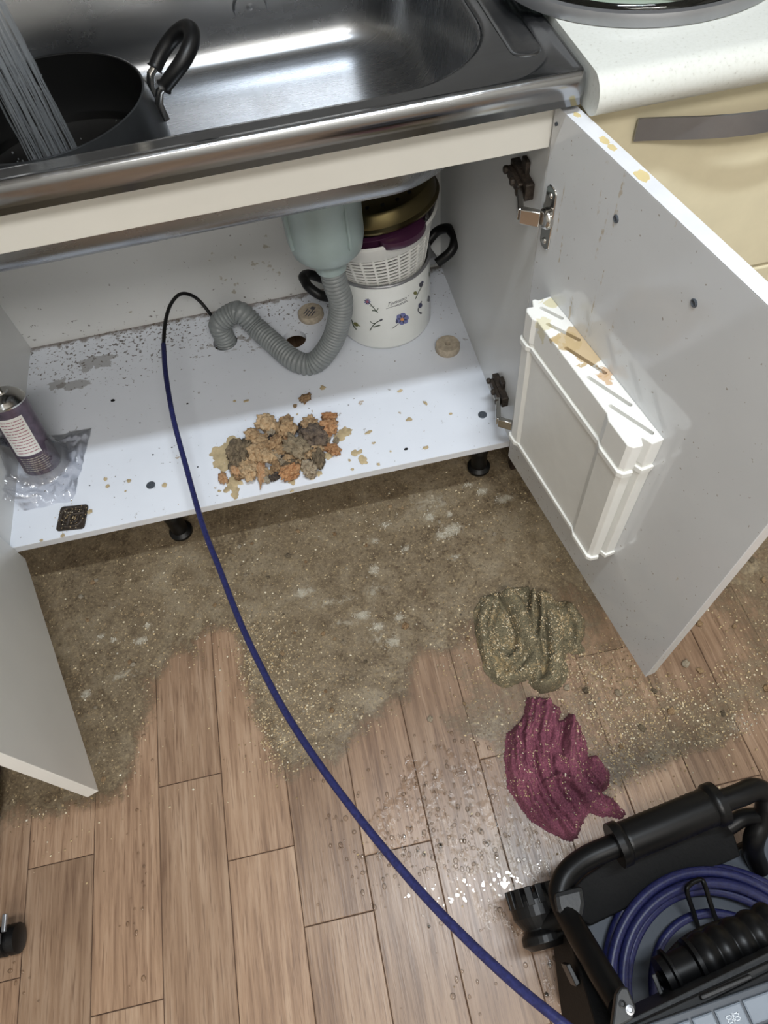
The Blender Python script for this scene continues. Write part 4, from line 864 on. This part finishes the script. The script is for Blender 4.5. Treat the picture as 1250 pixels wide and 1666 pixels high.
# clear water film and drops on bare planks
WET = wpoly([(660,1230),(720,1200),(800,1240),(850,1320),(930,1380),(1010,1350),(1000,1380),(900,1440),(930,1560),(1000,1666),(900,1666),(870,1560),(780,1500),(690,1420),(600,1400),(590,1330),(640,1280)])
st = .0025; ws = np.arange(.45, 1.0, st); wy_ = np.arange(-.9, -.4, st); X, Y = np.meshgrid(ws, wy_, indexing='ij'); ss = sdf(WET, X, Y)
vs, fs, ix = [], [], {}
def wv(i, j):
    if (i, j) not in ix:
        ix[(i, j)] = len(vs); e = min(1, max(0, ss[i, j]/.02)); vs.append((X[i, j], Y[i, j], .0004+.0013*e*(1+1.0*mnoise.noise(Vector((X[i, j]*120, Y[i, j]*90, 0))))))
    return ix[(i, j)]
for i in range(len(ws)-1):
    for j in range(len(wy_)-1):
        if ss[i, j]+.02*mnoise.noise(Vector((X[i, j]*45, Y[i, j]*45, 2))) > .004 and mnoise.fractal(Vector((X[i, j]*75, Y[i, j]*48, 4)), 1.0, 2.0, 3) > .02-.3*mnoise.noise(Vector((X[i, j]*14, Y[i, j]*14, 9))): fs.append((wv(i, j), wv(i+1, j), wv(i+1, j+1), wv(i, j+1)))
tag(MB().add(vs, fs).build('water_film', M['film'], smooth=True, angle=None), 'thin clear water film wetting the planks beside the purple rag', 'water', None, 'stuff')
mb = MB()
for (u, v_), sx, sy, n in (((660,1380),.06,.04,170),((760,1400),.05,.05,170),((850,1430),.04,.05,90),((915,1590),.02,.05,70),((720,1260),.06,.04,80),((225,1210),.008,.05,16),((220,1440),.012,.06,18),((790,1600),.07,.03,16),((40,1640),.02,.05,10),((540,1330),.05,.04,16)):
    c = PZ(u, v_, 0)
    for k in range(n):
        x, y = random.gauss(c.x, sx), random.gauss(c.y, sy); r = random.choice((.0010, .0014, .0018, .0024, .0032))
        mb.lathe([(r, .0006), (r*.95, .0006+r*.22), (r*.7, .0006+r*.45), (r*.3, .0006+r*.56)], 9, Matrix.Translation((x, y, 0)) @ Matrix.Diagonal((random.uniform(.8, 1.3), random.uniform(.8, 1.5), 1, 1)))
tag(mb.build('water_drops', M['drop'], smooth=True), 'clear water drops beaded on the wood-look floor', 'water', None, 'stuff')

# ---------------------------------------------------------------- rags
def c7(x, y): return 720+x*.424, 900+y*.424
def rag(name, outline, folds, mat, base_h, label, cat, rough=.0012, grains=0, seed=0, step=.0020, dome=.02, wrinkle=.0035, wfreq=90):
    out = wpoly([c7(*q) for q in outline], .008); fo = [(wpoly([c7(*q) for q in pts], .012), r*.424*.00105, h) for pts, r, h in folds]
    A = np.array(out); xs = np.arange(A[:, 0].min()-.004, A[:, 0].max()+.004, step); ys = np.arange(A[:, 1].min()-.004, A[:, 1].max()+.004, step); X, Y = np.meshgrid(xs, ys, indexing='ij')
    wob = np.array([[mnoise.fractal(Vector((x*70, y*70, seed)), 1.0, 2.0, 3) for y in ys] for x in xs])
    s_ = sdf(out, X, Y)+.0018*wob
    H = base_h*np.sqrt(np.clip(1-(1-np.clip(s_/dome, 0, 1))**2, 0, 1))
    for pts, r, h in fo:
        d = pdist(pts, X, Y, False)/r; b = h*np.sqrt(np.clip(1-np.clip(d, 0, 1)**2, 0, 1)); k = .006
        m_ = np.maximum(H, b); H = np.where(np.abs(H-b) < k, m_+(k-np.abs(H-b))**2/(4*k), m_)*1.0
    pd = pdist(fo[2][0], X, Y, False); wr = np.array([[mnoise.fractal(Vector((pd[i, j]*wfreq+.35*wob[i, j], ys[j]*9, seed)), 1.0, 2.0, 3) for j in range(len(ys))] for i in range(len(xs))]); H = H+wrinkle*wr*np.clip(s_/.01, 0, 1)
    edge = np.sqrt(np.clip(s_/.007, 0, 1)); H = H*edge+.0006
    fine = np.array([[mnoise.fractal(Vector((x*260, y*260, seed+5)), 1.0, 2.0, 3) for y in ys] for x in xs]); H = H+rough*fine*edge
    ins = s_ > 0; vs, fs, ix = [], [], {}
    def vid(i, j):
        if (i, j) not in ix: ix[(i, j)] = len(vs); vs.append((X[i, j], Y[i, j], max(.0005, H[i, j])+.0012))
        return ix[(i, j)]
    for i in range(len(xs)-1):
        for j in range(len(ys)-1):
            if ins[i, j] or ins[i+1, j] or ins[i, j+1] or ins[i+1, j+1]: fs.append((vid(i, j), vid(i+1, j), vid(i+1, j+1), vid(i, j+1)))
    # close underneath
    n = len(vs); top = list(fs); cnt = {}
    for f in top:
        for a, b in zip(f, f[1:]+f[:1]): cnt[(a, b)] = 1
    bvs = [(x, y, .0009) for x, y, z in vs]; bfs = [tuple(q+n for q in f[::-1]) for f in top]
    rim = [(b, a, a+n, b+n) for (a, b) in cnt if (b, a) not in cnt]
    c = Vector((A[:, 0].mean(), A[:, 1].mean(), 0)); R0 = root(name, c, label, cat)
    adopt(R0, MB().add(vs+bvs, fs+bfs+rim).build('fabric', mat, smooth=True, angle=None))
    mb = MB(); k = 0
    while k < grains:
        i, j = random.randrange(1, len(xs)-1), random.randrange(1, len(ys)-1)
        if s_[i, j] > .002 and random.random() < .35+1.2*wob[i, j]+.5*mnoise.noise(Vector((xs[i]*22, ys[j]*22, seed+9))): grain(mb, X[i, j]+random.uniform(-1, 1)*step/2, Y[i, j]+random.uniform(-1, 1)*step/2, H[i, j]+.0016, random.choice((.0006, .0008, .0010, .0014)))
        k += 1
    adopt(R0, tag(mb.build('sand_crust', M['sand']), 'sand grains stuck to the cloth', None, None, 'stuff'))
GREY = [(185,150),(225,150),(270,128),(330,125),(345,150),(375,150),(410,155),(440,185),(480,180),(510,200),(545,250),(548,300),(530,340),(548,365),(530,385),(480,375),(470,400),(485,440),(475,490),(430,525),(385,533),(350,515),(330,480),(300,490),(245,512),(195,490),(165,450),(145,380),(128,300),(122,215),(150,170)]
GF = [([(180,185),(150,280),(172,390),(235,478),(310,470),(358,405),(368,330)],30,.022),([(205,200),(178,300),(205,390),(250,425),(295,385),(300,310)],20,.030),([(255,170),(290,220),(310,290),(335,345)],42,.040),([(345,160),(340,240),(348,310)],13,.043),([(390,175),(420,240),(432,320),(440,400),(425,480),(390,515)],36,.034),([(365,420),(362,500)],20,.022),([(490,205),(525,270),(525,335)],22,.020),([(450,335),(530,372)],16,.016),([(375,170),(380,260),(372,330),(385,400)],12,.036)]
rag('grey_towel', GREY, GF, M['greycloth'], .008, 'crumpled grey-green towelling cloth caked with sand on the floor', 'towel', .0015, 12000, 2.0)
PUR = [(330,550),(400,555),(455,598),(450,640),(470,638),(490,615),(530,660),(552,720),(560,778),(592,773),(642,840),(642,890),(612,918),(660,948),(708,995),(690,1012),(600,1003),(562,992),(532,1040),(520,1092),(490,1106),(430,1072),(340,1022),(290,952),(255,900),(240,790),(250,690),(300,650),(320,600)]
PF = [([(338,565),(275,700),(265,820),(305,930),(385,1025),(490,1090)],16,.018),([(375,575),(325,700),(318,830),(360,935),(430,1020),(505,1075)],26,.028),([(405,575),(380,700),(385,820),(420,920),(485,1010),(515,1050)],22,.032),([(495,640),(485,740),(500,840),(520,930)],34,.033),([(590,790),(610,860),(600,910),(560,940)],30,.027),([(600,960),(650,965),(695,1002)],16,.017),([(390,890),(440,860),(490,880),(530,930)],14,.040)]
rag('purple_rag', PUR, PF, M['purplecloth'], .024, 'wet purple cloth bunched on the floor below the grey towel', 'rag', .0004, 2600, 4.0, dome=.030, wrinkle=.024, wfreq=125)

# ---------------------------------------------------------------- inspection machine, lower right
mc = root('drain_machine', (.95, -.85, 0), 'black tubular-framed drain machine holding a coil of blue cable', 'machine')
def Q(u, v_, z): return PZ(u, v_, z)
# black tub standing on the floor
tub = wpoly([(925,1500),(1175,1375),(1260,1345),(1700,1400),(1500,2000),(1010,1720)], .06)
def prism_between(poly0, z0, poly1, z1, name, m, bevel=.002): return MB().loft([[Vector((x, y, z0)) for x, y in poly0], [Vector((x, y, z1)) for x, y in poly1]]).build(name, m, bevel=bevel)
tubp = [Vector((x, y, 0)) for x, y in [tuple(Q(u, v_, .10)[:2]) for u, v_ in ((938,1500),(1180,1388),(1300,1340))]]
e1 = (tubp[1]-tubp[0]).normalized(); e2 = Vector((e1.y, -e1.x, 0)); O = tubp[0]
def LT(a, b, z): return O+e1*a+e2*b+Vector((0, 0, z))
WID = .46; DEP = .40
adopt(mc, MB().loft([[LT(a, b, z) for a, b in ((.0, .0), (WID, .0), (WID, DEP), (.0, DEP))] for z in (.012, .085)]).build('tub', M['black_matte'], bevel=.006))
for a, b in ((.03, .03), (WID-.03, .03), (WID-.03, DEP-.03), (.03, DEP-.03)):
    adopt(mc, MB().lathe([(.014, 0), (.016, .004), (.014, .0125)], 16, Matrix.Translation(LT(a, b, 0))).build('foot', M['black_plastic']))
adopt(mc, tag(MB().loft([[LT(a, b, z) for a, b in ((.004, .004), (WID-.004, .004), (WID-.004, DEP-.004), (.004, DEP-.004))] for z in (.085, .092)]).build('back_plate', M['grey_plate'], bevel=.001), 'slate grey metal back plate'))
# black panel under the handle
pp = [Q(u, v_, .12) for u, v_ in ((906,1474),(950,1428),(1000,1392),(1182,1316),(1206,1392),(1100,1440),(962,1506))]
adopt(mc, MB().loft([[p_+Vector((0, 0, dz)) for p_ in pp] for dz in (-.03, .0)]).build('top_panel', M['black_matte'], bevel=.002))
# tubular frame: left rail, front handle, right leg
fr_pts = spline([Q(1010,1636,.30), Q(966,1562,.26), Q(930,1500,.215), Q(915,1470,.205), Q(912,1448,.203), Q(925,1420,.202), Q(955,1396,.2), Q(1000,1376,.2), Q(1085,1340,.2), Q(1165,1308,.2), Q(1205,1293,.2), Q(1228,1284,.198), Q(1246,1292,.19), Q(1248,1315,.18)], 8)
adopt(mc, MB().tube(fr_pts, .0145, 18).build('frame_tube', M['black_tube'], smooth=True))
rl = spline([Q(1248,1310,.182), Q(1240,1335,.165), Q(1228,1362,.15), Q(1226,1385,.12), Q(1236,1412,.090)], 8)
adopt(mc, MB().tube(rl, .0135, 16).build('frame_tube', M['black_tube'], smooth=True))
adopt(mc, MB().tube(spline([Q(1185,1345,.15), Q(1210,1330,.16), Q(1240,1328,.172)], 6), .011, 14).build('cross_tube', M['black_tube'], smooth=True))
ga_, gb_ = Q(1000,1376,.2), Q(1170,1306,.2); N = 40
gp = [ga_.lerp(gb_, k/N) for k in range(N+1)]
grr = [.0275 if (k < 4 or k > N-4) else .0235+.0008*(k % 2) for k in range(N+1)]
adopt(mc, tag(MB().tube(gp, grr, 24).build('grip', M['black_tube'], smooth=True, angle=50), 'black foam handle grip'))
# corner bracket
bm_ = MB(); bc = [Q(u, v_, .215) for u, v_ in ((900,1452),(948,1440),(952,1470),(948,1498),(920,1502),(905,1482))]
bm_.loft([[p_+Vector((0, 0, dz)) for p_ in bc] for dz in (-.03, .006)])
adopt(mc, bm_.build('corner_bracket', M['dark_grey'], bevel=.006))
# clamp knob beside the frame
k0, k1 = Q(866,1458,.13), Q(890,1536,.13); kd = (k1-k0).normalized(); kl = (k1-k0).length
rot = kd.to_track_quat('Z', 'Y').to_matrix().to_4x4(); Mk = Matrix.Translation(k0) @ rot
kn = MB(); kn.lathe([(.018, -.008), (.030, -.004), (.033, .004), (.033, .022), (.028, .030), (.024, .036), (.024, kl-.018), (.030, kl-.012), (.031, kl-.003), (.022, kl+.004)], 32, Mk)
for k in range(14):
    a = 6.2832*k/14; kn.box((.022, -.0045, -.012), (.0345, .0045, .010), 0, Mk @ Matrix.Rotation(a, 4, 'Z'))
kno = kn.build('clamp_knob', M['black_plastic'], bevel=.001); adopt(mc, kno)
mb = MB().tube([Q(885,1505,.14), Q(915,1492,.16), Q(935,1488,.18)], [.015, .014, .014], 14); sub(kno, mb.build('spindle', M['black_tube'], smooth=True))
adopt(mc, MB().tube([Q(878,1490,.115), Q(880,1500,.06), Q(881,1503,.001)], [.016, .014, .020], 16).build('post', M['black_plastic'], smooth=True))
# left side wall of the case
sw = [Q(925,1520,.20), Q(948,1520,.20), Q(1040,1720,.33), Q(985,1720,.33)]
lw = [Vector((p_.x, p_.y, .05)) for p_ in sw]
adopt(mc, MB().loft([lw, sw]).build('side_wall', M['black_matte'], bevel=.003))
lc = [Q(u, v_, .24) for u, v_ in ((921,1570),(928,1567),(945,1600),(938,1606))]
adopt(mc, MB().loft([[p_+Vector((0, 0, dz)) for p_ in lc] for dz in (-.04, .0)]).build('latch', M['black_plastic'], bevel=.001))
# coil of blue cable
cc = Q(1197,1632,.13); mb = MB()
for k, (r_, dz) in enumerate(((.152, .0), (.138, .004), (.125, .001), (.146, .012), (.132, .013))):
    mb.tube([(cc.x+r_*math.cos(a)+.002*math.sin(3*a+k), cc.y+r_*.98*math.sin(a),   .112+dz+.003*math.sin(2*a+k)) for a in np.linspace(0, 2*math.pi, 121)[:-1]], .0068, 12, closed=True)
mb.tube([(cc.x+.003+.095*math.cos(a), cc.y+.095*math.sin(a), .108) for a in np.linspace(.6, 3.9, 60)], .0055, 10)
adopt(mc, tag(mb.build('cable_coil', M['blue'], smooth=True), 'coil of blue sleeved cable'))
# wire bracket over the coil
z = .155
adopt(mc, MB().tube(spline([Q(1136,1508,.098), Q(1128,1482,.13), Q(1118,1450,z), Q(1124,1438,z), Q(1140,1431,z), Q(1147,1440,z), Q(1158,1475,.14), Q(1170,1508,.098)], 6), .0032, 10).build('wire_bracket', M['black_tube'], smooth=True))
# ribbed grip lying over the coil
r0, r1 = Q(1078,1592,.26), Q(1262,1506,.26); N = 90; L_ = (r1-r0).length
pts = [r0.lerp(r1, k/N) for k in range(N+1)]; rr = []
for k in range(N+1):
    q = k/N
    if q < .06: rr.append(.021)
    elif q < .10: rr.append(.025)
    elif q < .26: rr.append(.0195)
    elif q < .31: rr.append(.026)
    else: rr.append(.0225+.0035*abs(math.sin((q-.31)*math.pi/.145)))
adopt(mc, tag(MB().tube(pts, rr, 26).build('ribbed_grip', M['black_tube'], smooth=True, angle=60), 'glossy black ribbed grip'))
adopt(mc, MB().tube(spline([Q(1072,1598,.255), Q(1090,1560,.245), Q(1120,1530,.24), Q(1165,1508,.235), Q(1215,1495,.23)], 8), .006, 10).build('guide_rod', M['black_tube'], smooth=True))
adopt(mc, MB().loft([[Q(1060,1586,zz), Q(1067,1583,zz), Q(1080,1616,zz), Q(1074,1620,zz)] for zz in (.24, .285)]).build('tab', M['dark_grey'], bevel=.001))
# ledge, hinge bars, keyboard deck
def strip(name, a, b, c_, d, z0, z1, m, bevel=.001): return adopt(mc, MB().loft([[Q(*q, z1)-Vector((0, 0, z1-zz)) for q in (a, b, c_, d)] for zz in (z0, z1)]).build(name, m, bevel=bevel))
strip('ledge', (1005,1668), (1270,1540), (1278,1562), (1010,1690), .25, .315, M['dark_grey'])
strip('hinge_bar', (1012,1676), (1280,1552), (1288,1572), (1020,1700), .26, .325, M['black_plastic'])
strip('hinge_bar', (1140,1620), (1222,1585), (1226,1592), (1144,1628), .32, .332, M['dark_grey'])
strip('bezel', (1030,1690), (1290,1562), (1298,1592), (1048,1716), .26, .33, M['black_plastic'])
bp = [Q(u, v_, .345) for u, v_ in ((1003,1618),(1010,1606),(1022,1606),(1036,1640),(1030,1660),(995,1678))]
bo = MB().loft([[p_+Vector((0, 0, dz)) for p_ in bp] for dz in (-.012, 0)]).build('corner_plate', M['dark_grey'], bevel=.002); adopt(mc, bo)
for u, v_, r_ in ((1013,1634,.0035), (1025,1643,.0042)): sub(bo, MB().lathe([(r_, 0), (r_, .0012), (r_*.6, .0016), (r_*.5, .0005)], 16, Matrix.Translation(Q(u, v_, .345))).build('rivet', M['black_plastic'] if r_ < .004 else M['handle_steel']))
# keyboard
kb = root('keyboard', Q(1180,1690,.335), 'grey laptop-style keyboard on the drain machine at the photo corner', 'keyboard')
o_ = Q(1062,1668,.345); ex = (Q(1250,1601,.345)-o_).normalized(); ey = Vector((ex.y, -ex.x, 0)); Mb = Matrix(((ex.x, ey.x, 0, o_.x), (ex.y, ey.y, 0, o_.y), (0, 0, 1, .335), (0, 0, 0, 1)))
adopt(kb, MB().box((-.03, -.001, -.004), (.26, .12, .004), 0, Mb).build('deck', M['keydeck'], bevel=.0015))
# recessed key bed edge
x0 = .014
rows = [[.024, .024, .030, .058, .040, .040], [.026, .024, .024, .024, .024, .024, .024, .024], [.032, .024, .024, .024, .024, .024, .024, .024]]
y = .0045
for ri, row in enumerate(rows):
    x = x0
    for ki, wk in enumerate(row):
        kk = MB().loft([[Mb @ Vector((x+.0012+i_, y+.0012+i_, zz)) if c_ == 0 else Mb @ Vector((x+wk-.0012-i_, y+.0012+i_, zz)) if c_ == 1 else Mb @ Vector((x+wk-.0012-i_, y+.0212-i_, zz)) if c_ == 2 else Mb @ Vector((x+.0012+i_, y+.0212-i_, zz)) for c_ in range(4)] for i_, zz in ((0, .004), (.0003, .0065), (.0016, .0072))]).build('key', M['key']); adopt(kb, kk)
        if ri == 0 and ki == 2:
            lg = MB()
            for dx in (.009, .0165):
                for a, b, c_, d in ((0, 0, .0055, .0007), (0, .0028, .0055, .0035), (0, .0056, .0055, .0063), (0, 0, .0007, .0063), (.0048, 0, .0055, .0063)): lg.box((x+dx+a, y+.008+b, .0072), (x+dx+c_, y+.008+d, .0075), 0, Mb)
            lg.add([Mb @ Vector(q) for q in ((x+.0148, y+.0155, .0074), (x+.0154, y+.0155, .0074), (x+.0168, y+.0072, .0074), (x+.0162, y+.0072, .0074))], [(0, 1, 2, 3)])
            sub(kk, lg.build('legend', M['legend']))
        x += wk
    y += .0228

# ---------------------------------------------------------------- dark furniture at the left edge, with caster
c0 = PZ(22, 1528, .02)
dk = root('dark_cart', (-.10, -.55, 0), 'dark brown wheeled cart at the left edge behind the open door', 'cart')
adopt(dk, box('side_board', (-.30, -.57, .030), (-.062, -.34, .62), M['darkwood'], None, .003))
adopt(dk, box('shelf_board', (-.30, -.69, .062), (-.085, -.575, .080), M['darkwood'], None, .002))
cs = empty('caster'); 
wm = Matrix.Translation((c0.x-.004, c0.y, .022)) @ Matrix.Rotation(math.pi/2, 4, 'Y') 
wh = MB().lathe([(.016, -.016), (.021, -.014), (.0215, -.004), (.018, -.002), (.018, .002), (.0215, .004), (.021, .014), (.016, .016), (.006, .0175)], 32, wm).build('caster_wheel', M['black_plastic'], smooth=True, angle=40)
bpy.data.objects.remove(cs); adopt(dk, wh)
br_ = MB(); br_.box((c0.x-.060, c0.y-.006, .050), (c0.x-.002, c0.y+.008, .056)); br_.box((c0.x-.006, c0.y+.010, .040), (c0.x, c0.y+.034, .046)); br_.box((c0.x-.055, c0.y-.012, .030), (c0.x-.038, c0.y+.012, .076))
sub(wh, tag(br_.build('fork', M['handle_steel'], bevel=.001), 'metal caster fork'))
